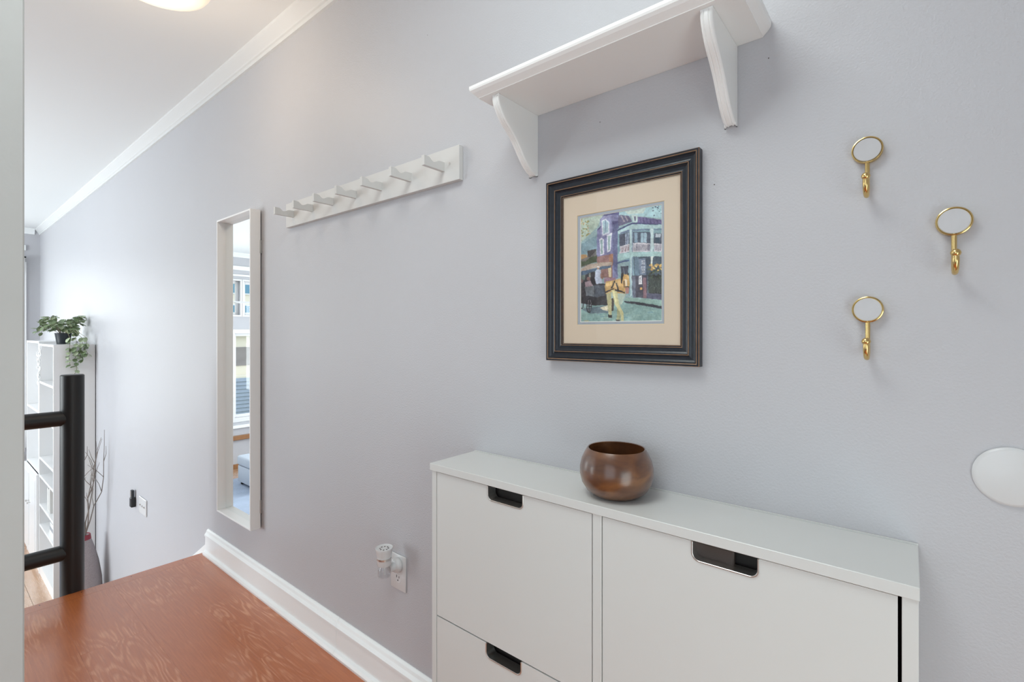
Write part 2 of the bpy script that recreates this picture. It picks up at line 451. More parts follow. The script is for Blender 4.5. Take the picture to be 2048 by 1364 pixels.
# living room floor in boards along x
fl2 = thing('floor', '', '', (XW, YS, ZF)); del fl2['label']; del fl2['category']; fl2['kind'] = 'structure'
obj('subfloor', bx(XW, XE, YS, 0, ZF-0.10, ZF-0.012), M['woodtrim'], fl2)
y = 0; 
while y > YS+0.001:
    y2 = max(y-0.13, YS)
    xs = [XW, XW+rnd.uniform(0.8, 1.8)]
    while xs[-1] < XE-0.8: xs.append(xs[-1]+rnd.uniform(1.2, 2.0))
    xs[-1] = XE
    for a, b in zip(xs, xs[1:]):
        obj('floor_board', bx(a+0.001, b-0.001, y2+0.001, y-0.001, ZF-0.012, ZF), M['floor_low'], fl2, base=(a, y2, ZF))
    y = y2

# ------------------------------------------------------------------ windows
def window(name, y0, y1, z0, z1, mull=(), rail=()):
    w = thing(name, '', '', (XW, y0, z0)); del w['label']; del w['category']; w['kind'] = 'structure'
    t = nb(); f = 0.045
    for a in ((y0, y0+f, z0, z1), (y1-f, y1, z0, z1), (y0+f, y1-f, z0, z0+f), (y0+f, y1-f, z1-f, z1)):
        box(t, XW-0.10, XW-0.055, *a, bev=0.003)
    fr = obj('window_frame', t, M['white'], w)
    for m in mull: obj('mullion', bx(XW-0.10, XW-0.06, m-0.02, m+0.02, z0+f, z1-f, bev=0.003), M['white'], w)
    for r in rail: obj('meeting_rail', bx(XW-0.10, XW-0.058, y0+f, y1-f, r-0.02, r+0.02, bev=0.003), M['white'], w)
    obj('pane', bx(XW-0.081, XW-0.079, y0+f*0.5, y1-f*0.5, z0+f*0.5, z1-f*0.5), M['pane'], w)
    t = nb()
    c = 0.035 if y1 > -0.5 else (0.07 if z0 < 0 else 0.028)
    for a in ((y0-c, y0, z0-c, z1+c), (y1, y1+c, z0-c, z1+c), (y0, y1, z0-c, z0), (y0, y1, z1, z1+c)):
        box(t, XW, XW+0.018, *a, bev=0.003)
    if name == 'window_1': bmesh.ops.translate(t, verts=t.verts[:], vec=(0, 0, 0))
    obj('casing', t, M['white'], w)
    return w
window('window_1', -1.70, -0.16, -1.43, 0.852, mull=(-0.93,), rail=(-0.25,))
window('window_2', -2.44, -1.78, 0.284, 0.852)
window('window_3', -3.14, -2.50, 0.284, 0.852)
window('window_4', -3.14, -2.355, -1.43, -0.025)

# unseen windows added for the living room side fill and entry back fill
def window_y(name, ypl, x0, x1, z0, z1, mulls):
    w = thing(name, '', '', (x0, ypl, z0)); del w['label']; del w['category']; w['kind'] = 'structure'
    t = nb(); f = 0.05
    for a in ((x0, x0+f, z0, z1), (x1-f, x1, z0, z1), (x0+f, x1-f, z0, z0+f), (x0+f, x1-f, z1-f, z1)):
        box(t, a[0], a[1], ypl-0.09, ypl-0.05, a[2], a[3], bev=0.003)
    obj('window_frame', t, M['white'], w)
    for m in mulls: obj('mullion', bx(m-0.025, m+0.025, ypl-0.09, ypl-0.055, z0+f, z1-f), M['white'], w)
    obj('pane', bx(x0+0.03, x1-0.03, ypl-0.072, ypl-0.070, z0+0.03, z1-0.03), M['pane'], w)
window_y('window_5', YS, -7.3, -3.9, -1.5, 0.8, (-6.17, -5.03))
window_y('window_6', YB, -0.75, 0.45, -0.75, 0.85, (-0.15,))

# ------------------------------------------------------------------ shoe cabinet
CX0, CX1 = -0.951, 0.010
cab = thing('shoe_cabinet', 'wide shallow white shoe cabinet with tilting doors against the wall under the picture', 'cabinet', ((CX0+CX1)/2, -0.085, ZL))
ZT = -0.335
obj('cabinet_top', bx(CX0, CX1, -0.170, -0.006, ZT-0.018, ZT, bev=0.0008), M['cab'], cab)
obj('back_strip', bx(CX0, CX1, -0.0052, -0.0005, ZT-0.018, ZT+0.0015), M['cab'], cab)
obj('side_panel', bx(CX0+0.004, CX0+0.020, -0.166, -0.001, ZL, ZT-0.0185, bev=0.0007), M['cab'], cab)
obj('side_panel', bx(-0.0085, CX1-0.001, -0.166, -0.001, ZL, ZT-0.0185, bev=0.0007), M['cab'], cab)
obj('divider', bx(-0.4795, -0.4600, -0.166, -0.006, ZL, ZT-0.0185, bev=0.0007), M['cab'], cab)
obj('back_panel', bx(CX0+0.020, -0.009, -0.006, -0.001, ZL, ZT-0.0185), M['darkbrown'], cab)
obj('bottom_panel', bx(CX0+0.020, -0.009, -0.140, -0.006, ZL, ZL+0.015), M['cab'], cab)

def notch_path(cx, ztop, hw, dep, r, n=7):
    """U outline of the grip cut-out, from the upper left round to the upper right."""
    pts = [(cx-hw, ztop)]
    for k in range(n+1):
        a = PI+PI/2*k/n; pts.append((cx-hw+r+r*math.cos(a), ztop-dep+r+r*math.sin(a)))
    for k in range(n+1):
        a = 1.5*PI+PI/2*k/n; pts.append((cx+hw-r+r*math.cos(a), ztop-dep+r+r*math.sin(a)))
    pts.append((cx+hw, ztop)); return pts

def flap(x0, x1, z0, z1, cx):
    d = None
    path = notch_path(cx, z1, 0.0515, 0.0315, 0.013)
    pts = [(x0, z0), (x0, z1)]+path+[(x1, z1), (x1, z0)]
    t = prism(pts, 'y', -0.165, -0.149)
    d = obj('door', t, M['cab'], cab)
    # steel lip following the cut-out
    outer = notch_path(cx, z1, 0.0530, 0.0330, 0.0145); inner = notch_path(cx, z1, 0.0502, 0.0302, 0.0117)
    t = prism(outer+inner[::-1], 'y', -0.1668, -0.1390, bev=0.0006)
    obj('handle', t, M['steel'], d)
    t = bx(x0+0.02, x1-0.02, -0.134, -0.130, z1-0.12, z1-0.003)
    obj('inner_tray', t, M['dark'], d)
    return d
flap(-0.9290, -0.4815, -0.717, -0.3555, -0.7035)
flap(-0.9290, -0.4815, -1.080, -0.7205, -0.7085)
d_big = flap(-0.4580, -0.0128, -0.717, -0.3555, -0.2355)
flap(-0.4580, -0.0128, -1.080, -0.7205, -0.2355)
obj('shoe_divider', bx(-0.290, -0.225, -0.147, -0.136, -0.392, -0.362, bev=0.002), M['darkbrown'], d_big)
for x0, x1 in ((-0.929, -0.4815), (-0.458, -0.0128)):
    obj('kick_panel', bx(x0, x1, -0.160, -0.149, -1.19, -1.0835), M['cab'], cab)

# ------------------------------------------------------------------ wooden bowl
bp_ = [(0, 0.001), (0.030, 0.0005), (0.040, 0.003), (0.052, 0.013), (0.0600, 0.028), (0.0632, 0.044), (0.0632, 0.058), (0.0602, 0.074),
       (0.0545, 0.088), (0.0505, 0.0955), (0.0495, 0.0972), (0.0478, 0.0965), (0.0495, 0.088), (0.0545, 0.074), (0.0575, 0.058), (0.0572, 0.044), (0.053, 0.028), (0.044, 0.014), (0.025, 0.008), (0, 0.007)]
bp_ = [(r_*1.175, h_) for r_, h_ in bp_]
bo = obj('bowl', lathe(bp_, -0.468, -0.089, ZT, seg=56), M['walnut'], smooth=True, base=(-0.468, -0.089, ZT))
tag(bo, 'round brown turned wooden bowl on the white shoe cabinet top', 'bowl')

# ------------------------------------------------------------------ wall shelf
sh = thing('wall_shelf', 'white painted wall shelf on two curved brackets above the framed picture', 'shelf', (-0.50, 0, 0.55))
# board: flat underside, cove flaring out to a wider top
ring = [(0.0, 0.550), (0.0, 0.5515), (0.009, 0.560), (0.0125, 0.565), (0.0135, 0.569), (0.0135, 0.575), (0.010, 0.578)]
t = nb(); rows = []
bx0, bx1, by0 = -0.787, -0.2115, -0.163
for off, z in ring:
    rows.append([t.verts.new(p) for p in ((bx0-off, -0.0005, z), (bx0-off, by0-off*1.3, z), (bx1+off, by0-off*1.3, z), (bx1+off, -0.0005, z))])
t.faces.new(rows[0]); t.faces.new(rows[-1][::-1])
for A, B in zip(rows, rows[1:]):
    for k in range(4): t.faces.new((A[k], A[(k+1) % 4], B[(k+1) % 4], B[k]))
bmesh.ops.recalc_face_normals(t, faces=t.faces[:])
obj('shelf_board', t, M['shelf'], sh)
def bracket(x0, x1):
    # S-curved front edge with a routed step on both arrises
    C = [(-0.153, 0.5497), (-0.156, 0.538), (-0.152, 0.525), (-0.142, 0.510), (-0.128, 0.494), (-0.105, 0.478), (-0.085, 0.460), (-0.068, 0.440), (-0.052, 0.421), (-0.036, 0.407), (-0.020, 0.398), (-0.010, 0.3965), (-0.003, 0.399), (-0.0005, 0.403)]
    # smooth
    for _ in range(2):
        Q = [C[0]]
        for a, b in zip(C, C[1:]):
            Q.append((a[0]*.75+b[0]*.25, a[1]*.75+b[1]*.25)); Q.append((a[0]*.25+b[0]*.75, a[1]*.25+b[1]*.75))
        Q.append(C[-1]); C = Q
    t = nb(); w = x1-x0
    lanes = [(x0, 0.0050), (x0, 0.0035), (x0+w*0.08, 0.0010), (x0+w*0.20, 0.0), (x0+w*0.30, 0.0016), (x0+w*0.36, 0.0), (x0+w*0.64, 0.0), (x0+w*0.70, 0.0016), (x0+w*0.80, 0.0), (x0+w*0.92, 0.0010), (x1, 0.0035), (x1, 0.0050)]
    cols = []
    for i, p in enumerate(C):
        a = Vector(C[max(0, i-1)]); b = Vector(C[min(len(C)-1, i+1)]); tg = (b-a).normalized(); nrm = Vector((tg.y, -tg.x))
        if nrm.x < 0: nrm = -nrm
        g = min(1, (len(C)-1-i)/5, i/3)
        cols.append([t.verts.new((x, min(-0.0004, p[0]+nrm.x*d*g), min(0.5497, p[1]+nrm.y*d*g))) for x, d in lanes])
    for A, B in zip(cols, cols[1:]):
        for k in range(len(lanes)-1): t.faces.new((A[k], A[k+1], B[k+1], B[k]))
    for s, x in ((0, x0), (-1, x1)):
        tl = t.verts.new((x, -0.0004, 0.5497))
        t.faces.new([c[s] for c in cols]+[tl])
    bmesh.ops.recalc_face_normals(t, faces=t.faces[:])
    return obj('bracket', t, M['shelf'], sh, smooth=True)
bracket(-0.752, -0.7325)
bracket(-0.278, -0.2570)

# ------------------------------------------------------------------ framed print
FX0, FX1, FZ0, FZ1 = -0.6935, -0.3230, -0.0695, 0.3665
pic = thing('framed_picture', 'street scene print with a horse carriage in a distressed black frame on the wall', 'picture', ((FX0+FX1)/2, 0, FZ0))
# moulding profile: (inset from the outside, proud of wall, material of the strip that follows)
prof = [(0.000, 0.001, 0), (0.000, 0.0195, 1), (0.0012, 0.0212, 0), (0.0045, 0.0212, 1), (0.0062, 0.0204, 0), (0.0085, 0.0170, 0), (0.0125, 0.0150, 0),
        (0.0175, 0.0140, 0), (0.0205, 0.0145, 0), (0.0222, 0.0160, 1), (0.0236, 0.0160, 0), (0.0255, 0.0130, 0), (0.0290, 0.0110, 0), (0.0345, 0.0100, 0),
        (0.0375, 0.0104, 1), (0.0385, 0.0104, 0), (0.0395, 0.0085, 0), (0.0410, 0.0085, 1), (0.0422, 0.0085, 0), (0.0425, 0.0045, 0)]
def rail_piece(side):
    t = nb(); A = []; B = []
    for d, h, m in prof:
        if side == 'top': a, b = (FX0+d, -h, FZ1-d), (FX1-d, -h, FZ1-d)
        elif side == 'bottom': a, b = (FX1-d, -h, FZ0+d), (FX0+d, -h, FZ0+d)
        elif side == 'left': a, b = (FX0+d, -h, FZ0+d), (FX0+d, -h, FZ1-d)
        else: a, b = (FX1-d, -h, FZ1-d), (FX1-d, -h, FZ0+d)
        A.append(t.verts.new(a)); B.append(t.verts.new(b))
    for i in range(len(prof)-1):
        t.faces.new((A[i], B[i], B[i+1], A[i+1])).material_index = prof[i][2]
    bmesh.ops.recalc_face_normals(t, faces=t.faces[:])
    # normals should face the room
    if sum(f.normal.y*f.calc_area() for f in t.faces) > 0: bmesh.ops.reverse_faces(t, faces=t.faces[:])
    return obj('frame_rail', t, [M['frame_dark'], M['frame_rub']], pic)
for s in ('top', 'bottom', 'left', 'right'): rail_piece(s)
obj('backing', bx(FX0+0.004, FX1-0.004, -0.0022, -0.0004, FZ0+0.004, FZ1-0.004), M['darkbrown'], pic)
def mount(name, o, i, y0, y1, m, me):
    """Board with an opening and a bevelled edge. o, i = (x0,x1,z0,z1)."""
    t = nb(); b = 0.0012
    def rect(r, y, g=0): return [t.verts.new(p) for p in ((r[0]-g, y, r[2]-g), (r[1]+g, y, r[2]-g), (r[1]+g, y, r[3]+g), (r[0]-g, y, r[3]+g))]
    O = rect(o, y0); I = rect(i, y0, b); J = rect(i, y1)
    for k in range(4):
        k2 = (k+1) % 4
        t.faces.new((O[k], O[k2], I[k2], I[k])); f = t.faces.new((I[k], I[k2], J[k2], J[k])); f.material_index = 1
    bmesh.ops.recalc_face_normals(t, faces=t.faces[:])
    if sum(f.normal.y*f.calc_area() for f in t.faces) > 0: bmesh.ops.reverse_faces(t, faces=t.faces[:])
    return obj(name, t, [m, me], pic)
PX0, PX1, PZ0, PZ1 = -0.6040, -0.4065, 0.0245, 0.2690
mount('outer_mount', (FX0+0.038, FX1-0.038, FZ0+0.038, FZ1-0.038), (-0.6125, -0.4005, 0.0175, 0.2755), -0.0058, -0.0046, M['mat_cream'], M['mat_edge'])
im = mount('inner_mount', (-0.618, -0.395, 0.012, 0.281), (PX0, PX1, PZ0, PZ1), -0.0044, -0.0032, M['mat_blue'], M['mat_edge2'])
# faint pencil signature under the print
rs = random.Random(2)
for x0, n in ((-0.600, 9), (-0.585, 8), (-0.572, 6), (-0.515, 6)):
    pts = [(x0+k*0.0013, -0.0046, 0.0205+0.0014*math.sin(k*2.1+x0*90)+rs.uniform(-0.0004, 0.0004)) for k in range(n)]
    obj('signature_stroke', tube(pts, 0.00018, 4), M['pencil'], pic)

PAINT='''140 168 172 -6 -8 203 -2 203 252 -6 250
168 184 168 -1 2 63 0 44 31 0 62
120 150 162 0 67 25 53 45 48 45 82 0 89
158 194 200 94 3 198 1 198 32 102 10
185 200 190 112 4 161 4 156 15 122 12
120 120 162 45 35 55 28 52 13 63 2 81 2 100 3 100 27 94 38 97 148 87 152 44 106
140 138 178 63 6 81 6 81 20 79 48 55 54 55 13
95 98 140 83 20 100 25 96 146 85 124
75 72 125 62 2 100 3 100 8 63 6
80 76 130 46 34 55 27 56 31 46 38
85 80 130 83 22 99 22 99 28 84 29
200 205 215 57 17 67 13 76 22 76 47 59 50
150 180 190 60 18 67 16 73 24 73 44 61 47
120 140 165 65 16 68 17 68 45 66 45
205 205 215 51 58 56 55 62 59 63 93 54 95
140 165 165 54 60 59 59 60 91 55 92
205 205 215 67 50 83 47 82 50 79 87 70 89 70 52
140 165 165 72 54 79 53 77 84 73 85
150 108 104 45 97 55 97 84 93 84 121 46 118
170 120 90 75 97 85 93 85 121 76 121
120 155 165 96 40 130 31 198 43 198 195 132 194 122 187 96 139
95 90 122 98 10 122 15 130 29 97 35
150 140 150 102 12 107 13 115 27 111 27
150 140 150 112 14 116 15 122 26 119 27
105 95 142 142 20 198 35 198 44 142 34
75 65 115 147 22 148 22 151 35 149 35
75 65 115 154 24 156 24 159 36 156 36
75 65 115 162 26 163 26 166 37 164 37
75 65 115 170 28 171 28 174 39 171 38
75 65 115 177 30 178 30 181 40 179 39
75 65 115 184 31 186 32 189 41 186 40
75 65 115 192 33 193 34 196 42 194 41
180 198 196 128 14 143 17 143 31 132 30
90 90 120 135 19 139 19 139 28 136 28
60 60 110 96 42 130 31 198 44 198 45 130 34 96 45
160 188 190 96 46 130 35 198 46 198 52 132 45 97 52
95 110 140 102 49 130 44 132 46 198 54 198 56 132 49 102 52
72 78 100 100 53 124 51 124 79 101 81
75 85 105 132 51 171 57 171 80 132 75
75 85 105 179 61 198 64 198 85 179 83
150 165 185 114 53 123 52 122 77 115 78
90 100 130 117 54 119 53 119 77 117 77
150 178 192 150 56 163 58 163 78 150 77
95 110 140 156 57 157 57 157 77 156 77
120 145 165 135 54 142 55 143 76 136 75
180 190 200 182 63 193 64 193 71 182 70
50 75 95 183 70 191 71 191 82 183 81
198 192 198 102 79 124 76 124 94 101 95
198 192 198 132 75 171 80 171 98 132 95
198 192 198 179 82 198 85 198 101 179 99
120 85 95 104 81 105 81 105 93 104 93
120 85 95 108 80 109 80 109 92 107 93
120 85 95 111 80 112 80 112 92 111 92
120 85 95 115 80 116 79 116 92 114 92
120 85 95 118 79 119 79 119 92 118 92
120 85 95 122 79 123 79 123 91 121 91
85 85 110 134 78 135 79 135 92 134 92
85 85 110 137 79 138 79 138 93 137 92
85 85 110 140 79 142 79 142 93 140 93
85 85 110 144 80 145 80 145 93 144 93
85 85 110 147 80 148 80 148 94 147 94
85 85 110 150 80 151 80 151 94 150 94
85 85 110 153 81 154 81 154 94 153 94
85 85 110 156 81 157 81 157 95 156 94
85 85 110 159 81 160 81 160 95 159 95
85 85 110 162 82 163 82 163 95 162 95
85 85 110 165 82 167 82 167 96 165 95
85 85 110 168 82 170 82 170 96 168 96
85 85 110 181 85 182 85 182 97 181 97
85 85 110 184 85 185 85 185 98 184 97
85 85 110 187 85 188 86 188 98 187 98
85 85 110 190 86 191 86 191 98 190 98
85 85 110 193 86 194 86 194 99 193 98
85 85 110 196 86 197 87 197 99 196 99
168 192 195 124 44 132 45 132 189 126 191
105 125 150 130 45 132 45 132 189 130 191
178 198 200 171 49 178 50 178 100 172 99
155 190 188 98 96 132 95 198 101 198 111 132 105 98 112
60 80 130 96 114 123 111 123 114 96 117
68 84 100 133 105 197 111 197 153 135 147
95 120 140 135 106 145 107 147 147 136 146
110 125 150 145 111 161 111 162 146 148 145
172 178 186 152 115 159 115 159 142 153 143
85 95 120 152 119 159 119 159 120 152 120
85 95 120 152 125 159 125 159 127 152 127
85 95 120 152 132 159 132 159 133 152 133
85 95 120 152 138 159 138 159 139 152 139
85 95 120 155 114 156 115 156 143 155 143
205 212 206 171 109 179 109 177 112 176 129 173 129 172 111
135 162 167 96 117 123 114 123 148 107 149 97 141
62 66 84 103 124 121 124 121 144 105 144
130 140 150 110 127 111 127 112 142 110 142
66 62 78 130 146 165 147 165 196 132 193
100 105 125 131 147 138 148 138 193 132 193
135 98 108 155 151 162 152 163 197 155 195
205 205 210 145 148 152 147 153 166 145 166
90 90 100 147 151 149 150 149 163 148 163
215 160 80 148 173 153 173 153 178 148 178
38 44 44 166 148 198 151 198 189 166 186
88 100 88 168 151 169 151 169 186 168 186
88 100 88 171 151 172 151 172 186 171 186
88 100 88 174 151 175 151 175 186 174 186
88 100 88 177 152 178 152 178 186 177 186
88 100 88 180 152 181 152 181 186 180 186
88 100 88 183 152 184 152 184 186 183 186
88 100 88 186 152 187 152 187 187 186 187
88 100 88 189 152 190 153 190 187 189 187
88 100 88 192 153 193 153 193 187 192 187
88 100 88 195 153 196 153 196 187 195 187
82 82 108 163 185 198 189 198 202 163 196
58 72 52 180 149 178 150 176 151 175 148 175 146 178 147
58 72 52 196 151 194 153 191 153 189 151 191 149 194 150
40 48 42 179 153 178 154 175 155 174 152 175 151 177 151
58 72 52 179 150 178 152 175 152 174 150 176 148 178 148
40 48 42 176 143 174 145 172 145 171 143 172 141 175 141
58 72 52 172 148 171 150 168 149 165 147 168 145 171 145
40 48 42 189 153 188 154 185 154 183 152 184 150 188 151
58 72 52 183 139 182 141 179 140 178 139 179 137 182 137
40 48 42 190 140 189 141 186 141 184 139 186 138 188 138
58 72 52 183 140 181 142 179 142 177 140 179 138 182 138
90 105 70 197 154 196 156 193 155 191 153 193 151 196 152
40 48 42 198 149 197 151 195 150 194 149 195 147 198 147
58 72 52 177 138 175 140 173 139 172 137 173 135 176 136
40 48 42 197 145 196 147 194 147 193 144 193 142 196 143
58 72 52 173 145 172 146 169 147 168 144 169 142 172 143
90 105 70 194 137 192 140 189 139 188 137 190 136 192 136
90 105 70 199 137 198 138 195 138 194 136 195 135 198 135
90 105 70 171 135 170 137 166 137 165 135 166 133 169 133
90 105 70 181 143 179 145 176 145 175 143 176 141 179 141
40 48 42 190 142 188 144 186 144 184 142 186 140 189 140
58 72 52 193 154 192 156 189 156 188 154 189 152 192 152
40 48 42 182 149 180 151 177 151 176 149 177 147 180 147
90 105 70 190 143 187 144 184 145 183 142 185 141 187 141
40 48 42 196 151 195 153 193 153 191 151 192 149 196 149
58 72 52 176 153 176 155 172 155 171 152 172 151 175 151
40 48 42 191 150 190 152 187 151 186 149 187 147 190 147
230 195 110 177 126 176 127 173 127 172 126 173 124 175 124
190 140 70 178 137 176 139 173 139 172 137 174 135 176 136
190 140 70 195 133 194 134 191 134 190 132 191 131 194 131
230 195 110 197 137 195 138 193 137 191 136 193 135 195 135
214 178 88 181 134 180 136 177 136 177 134 178 132 180 132
214 178 88 185 128 184 130 182 129 180 128 182 126 184 126
230 195 110 187 130 186 132 184 132 182 130 184 128 187 129
190 140 70 177 129 177 131 174 131 173 129 174 127 177 127
230 195 110 191 139 189 141 187 140 186 139 187 137 189 138
190 140 70 176 136 175 138 172 138 171 136 172 134 175 134
230 195 110 200 130 198 131 195 131 194 129 195 127 198 128
214 178 88 183 135 182 136 180 136 178 134 179 133 182 133
190 140 70 182 131 180 132 178 132 177 131 178 129 181 129
214 178 88 199 139 197 140 195 140 193 138 195 136 197 137
230 195 110 181 134 179 135 177 135 175 133 176 132 179 132
214 178 88 189 128 188 130 186 130 184 128 186 126 188 126
190 140 70 173 127 171 129 169 129 168 127 169 125 172 125
230 195 110 197 128 195 130 193 129 192 128 193 126 195 126
214 178 88 197 131 195 133 193 132 192 131 193 129 195 129
214 178 88 195 130 194 131 191 131 190 129 191 128 194 128
190 140 70 191 127 190 129 187 129 186 127 188 125 190 126
190 140 70 199 129 197 131 195 131 194 129 195 127 197 128
190 140 70 188 127 187 128 184 128 183 126 185 125 187 125
190 140 70 177 132 177 134 174 134 173 132 174 131 177 131
132 166 156 115 193 132 194 198 202 198 216 147 205 111 200
122 157 152 0 210 112 201 142 209 198 220 198 250 0 247
48 48 60 112 200 147 204 198 215 198 220 142 209 112 203
168 168 134 27 242 21 244 14 244 10 242 13 241 22 241
168 168 134 34 220 32 222 24 222 21 220 24 219 32 218
105 145 150 60 228 55 229 48 229 43 228 49 227 56 227
140 172 160 81 237 77 238 68 238 63 236 68 235 77 235
105 145 150 178 227 175 228 167 228 164 226 167 225 175 225
140 172 160 98 241 94 243 87 242 83 241 89 240 95 240
105 145 150 188 246 184 247 179 247 175 246 178 244 184 244
140 172 160 66 235 63 236 55 237 53 235 55 233 63 233
140 172 160 126 228 124 229 117 229 113 228 117 227 124 227
168 168 134 61 220 57 221 49 221 46 219 50 218 56 218
140 172 160 187 224 183 225 175 225 171 224 175 223 182 223
140 172 160 153 232 147 233 142 233 136 232 140 231 148 231
105 145 150 66 234 63 235 55 235 53 233 56 232 62 232
105 145 150 123 237 120 238 113 238 110 237 112 235 118 235
108 104 100 0 94 18 96 31 80 43 80 45 108 0 119
70 62 62 21 80 43 80 43 83 28 95 20 94
176 132 82 0 88 17 89 21 95 0 99
72 84 60 27 97 45 93 45 109 14 113 0 116 0 102 14 105
150 140 80 21 15 20 16 18 15 16 14 18 13 20 13
120 130 90 23 44 22 45 20 45 19 43 20 43 22 43
120 130 90 23 24 22 25 19 24 19 23 19 22 22 22
120 130 90 17 12 16 14 14 13 13 12 14 11 16 11
120 130 90 4 39 3 40 1 40 0 38 1 37 4 37
186 152 84 8 11 7 12 5 12 4 11 5 10 8 10
120 130 90 19 29 18 30 16 30 15 29 16 27 18 28
150 140 80 19 46 18 47 16 46 15 45 16 44 18 44
186 152 84 22 33 22 34 20 33 18 32 19 32 22 32
186 152 84 6 16 6 17 3 17 2 15 3 14 6 14
150 140 80 12 19 11 20 9 20 7 18 9 17 11 17
120 130 90 9 39 9 41 6 40 6 39 6 37 9 38
120 130 90 11 28 10 30 8 29 7 28 8 27 10 27
200 140 90 4 51 3 52 1 52 0 51 1 49 3 50
120 130 90 3 37 2 38 0 38 -1 36 0 35 2 35
150 140 80 22 43 22 44 20 44 19 43 20 41 22 41
120 130 90 25 42 24 43 22 43 21 42 22 41 24 41
186 152 84 23 12 22 13 20 13 19 12 20 11 22 11
200 140 90 4 53 2 54 0 54 -1 52 0 51 2 51
120 130 90 2 43 1 44 -1 44 -2 43 -1 41 1 42
200 140 90 23 28 23 29 21 29 20 27 21 26 23 27
186 152 84 24 36 23 37 21 37 19 35 21 35 23 35
186 152 84 3 25 2 26 -1 25 -1 24 -1 23 2 23
150 140 80 21 20 19 21 17 21 16 19 17 18 19 19
150 140 80 16 29 14 31 12 30 11 29 12 27 15 28
150 140 80 10 47 10 47 7 47 6 46 8 45 10 45
120 130 90 2 46 1 48 -1 47 -3 46 -1 45 1 45
186 152 84 8 44 7 45 4 45 4 44 5 42 7 43
200 140 90 28 42 27 43 24 43 23 41 24 41 27 41
150 140 80 8 33 7 34 5 34 4 33 5 31 7 32
120 130 90 11 15 9 15 7 15 6 14 7 13 10 13
120 130 90 26 13 25 14 23 14 22 13 23 11 25 12
120 130 90 20 31 19 32 17 32 16 30 17 29 19 29
120 130 90 11 44 10 46 8 45 7 44 8 43 10 43
186 152 84 7 8 6 9 3 8 2 7 4 6 6 6
150 140 80 11 36 10 38 7 37 6 36 7 35 10 35
150 140 80 22 14 21 16 19 15 17 14 19 13 21 13
120 130 90 5 30 4 31 2 30 0 29 2 28 4 28
120 130 90 13 29 12 30 10 30 9 29 10 28 12 28
150 140 80 7 33 6 34 3 33 3 32 3 31 5 31
150 140 80 4 22 3 23 0 23 0 22 0 21 3 21
150 140 80 24 13 24 14 21 14 20 12 21 11 23 12
150 140 80 22 44 21 45 18 45 17 43 18 42 20 42
150 140 80 25 22 23 23 21 23 20 22 21 21 23 21
200 140 90 13 15 12 17 10 16 9 15 10 14 12 14
120 130 90 3 12 1 14 -1 13 -2 12 -1 10 1 11
48 60 88 191 4 189 5 188 5 187 4 188 3 189 4
48 60 88 190 7 189 8 188 8 187 7 188 6 190 6
48 60 88 181 23 180 24 178 24 177 23 178 22 180 22
48 60 88 188 13 187 13 186 13 185 12 186 12 187 12
48 60 88 199 9 198 10 197 10 195 9 197 8 198 8
48 60 88 189 11 189 11 187 11 186 10 187 9 189 10
48 60 88 199 21 198 22 196 21 195 20 196 20 198 20
48 60 88 179 7 178 8 176 8 175 7 176 6 177 6
48 60 88 179 13 177 14 176 13 174 13 176 12 178 12
48 60 88 184 7 183 7 181 7 181 6 181 5 183 6
48 60 88 192 16 192 17 190 16 189 15 190 15 192 15
48 60 88 195 21 195 22 193 21 192 21 193 20 194 20
48 60 88 188 8 187 9 185 9 184 8 185 7 187 7
48 60 88 185 6 184 6 182 6 181 5 182 4 184 5
138 98 90 55 110 84 112 84 148 55 144
205 184 142 73 125 81 123 81 146 75 145
150 112 130 63 146 92 148 92 155 63 158
46 42 48 0 125 39 128 42 156 67 160 72 208 36 207 1 200
95 110 100 4 132 14 131 14 147 5 149
120 125 115 24 132 29 131 29 143 24 143
170 150 134 0 122 22 113 55 110 84 113 83 119 41 121 0 128
70 92 118 3 127 55 120 81 120 80 124 41 129 1 137
170 178 198 41 128 48 123 55 130 58 157 43 159 39 144
160 120 96 51 123 49 125 46 126 45 122 46 119 50 120
210 210 215 45 120 46 118 51 119 52 122
150 110 90 54 135 61 145 60 149 54 145
130 92 88 29 146 26 150 20 149 19 145 20 140 25 141
156 134 142 14 152 28 149 35 161 33 168 14 167
110 80 80 10 149 7 154 3 153 1 149 3 145 8 145
74 80 92 39 161 64 163 64 187 39 189
100 106 112 13 164 38 162 38 188 17 183
92 112 122 3 214 71 208 75 225 28 226
30 28 34 32 208 31 215 29 221 27 224 23 224 20 221 18 215 18 207 18 199 20 193 23 190 27 190 29 194 31 200 32 208 30 208 29 201 28 195 26 192 24 192 22 195 20 200 20 207 20 214 22 219 24 222 26 223 28 220 29 214 30 208
140 130 135 31 208 30 214 29 219 27 222 25 222 23 219 22 214 21 207 22 201 23 195 25 193 27 193 29 196 30 201 31 208 29 207 29 201 28 196 27 194 25 194 24 196 23 201 22 207 23 213 24 218 25 221 27 221 28 218 29 214 29 207
30 28 34 10 199 10 206 9 211 6 214 4 214 2 211 1 206 0 199 1 192 2 187 4 184 6 184 9 187 10 193 10 199 8 199 8 194 7 189 6 186 5 186 3 189 3 193 2 199 3 205 3 210 5 212 6 212 7 210 8 205 8 199
30 28 34 18 206 32 208 32 210 18 208
30 28 34 24 191 26 192 26 223 24 223
205 195 165 52 213 74 208 72 221 58 218
60 50 45 71 194 88 192 87 220 78 222 72 208
192 150 86 64 165 68 154 89 153 107 149 114 172 114 187 102 209 92 195 81 178 67 183
222 184 112 67 158 81 154 81 163 68 167
168 184 168 92 182 114 184 108 205 100 212 92 197
176 170 122 68 182 81 178 82 232 75 234 72 208
156 156 112 95 215 102 217 102 244 94 243
196 190 134 81 174 95 178 100 207 111 226 111 247 105 247 102 225 89 206
225 215 160 84 178 88 178 94 206 92 205
45 38 36 72 229 82 229 83 235 73 236
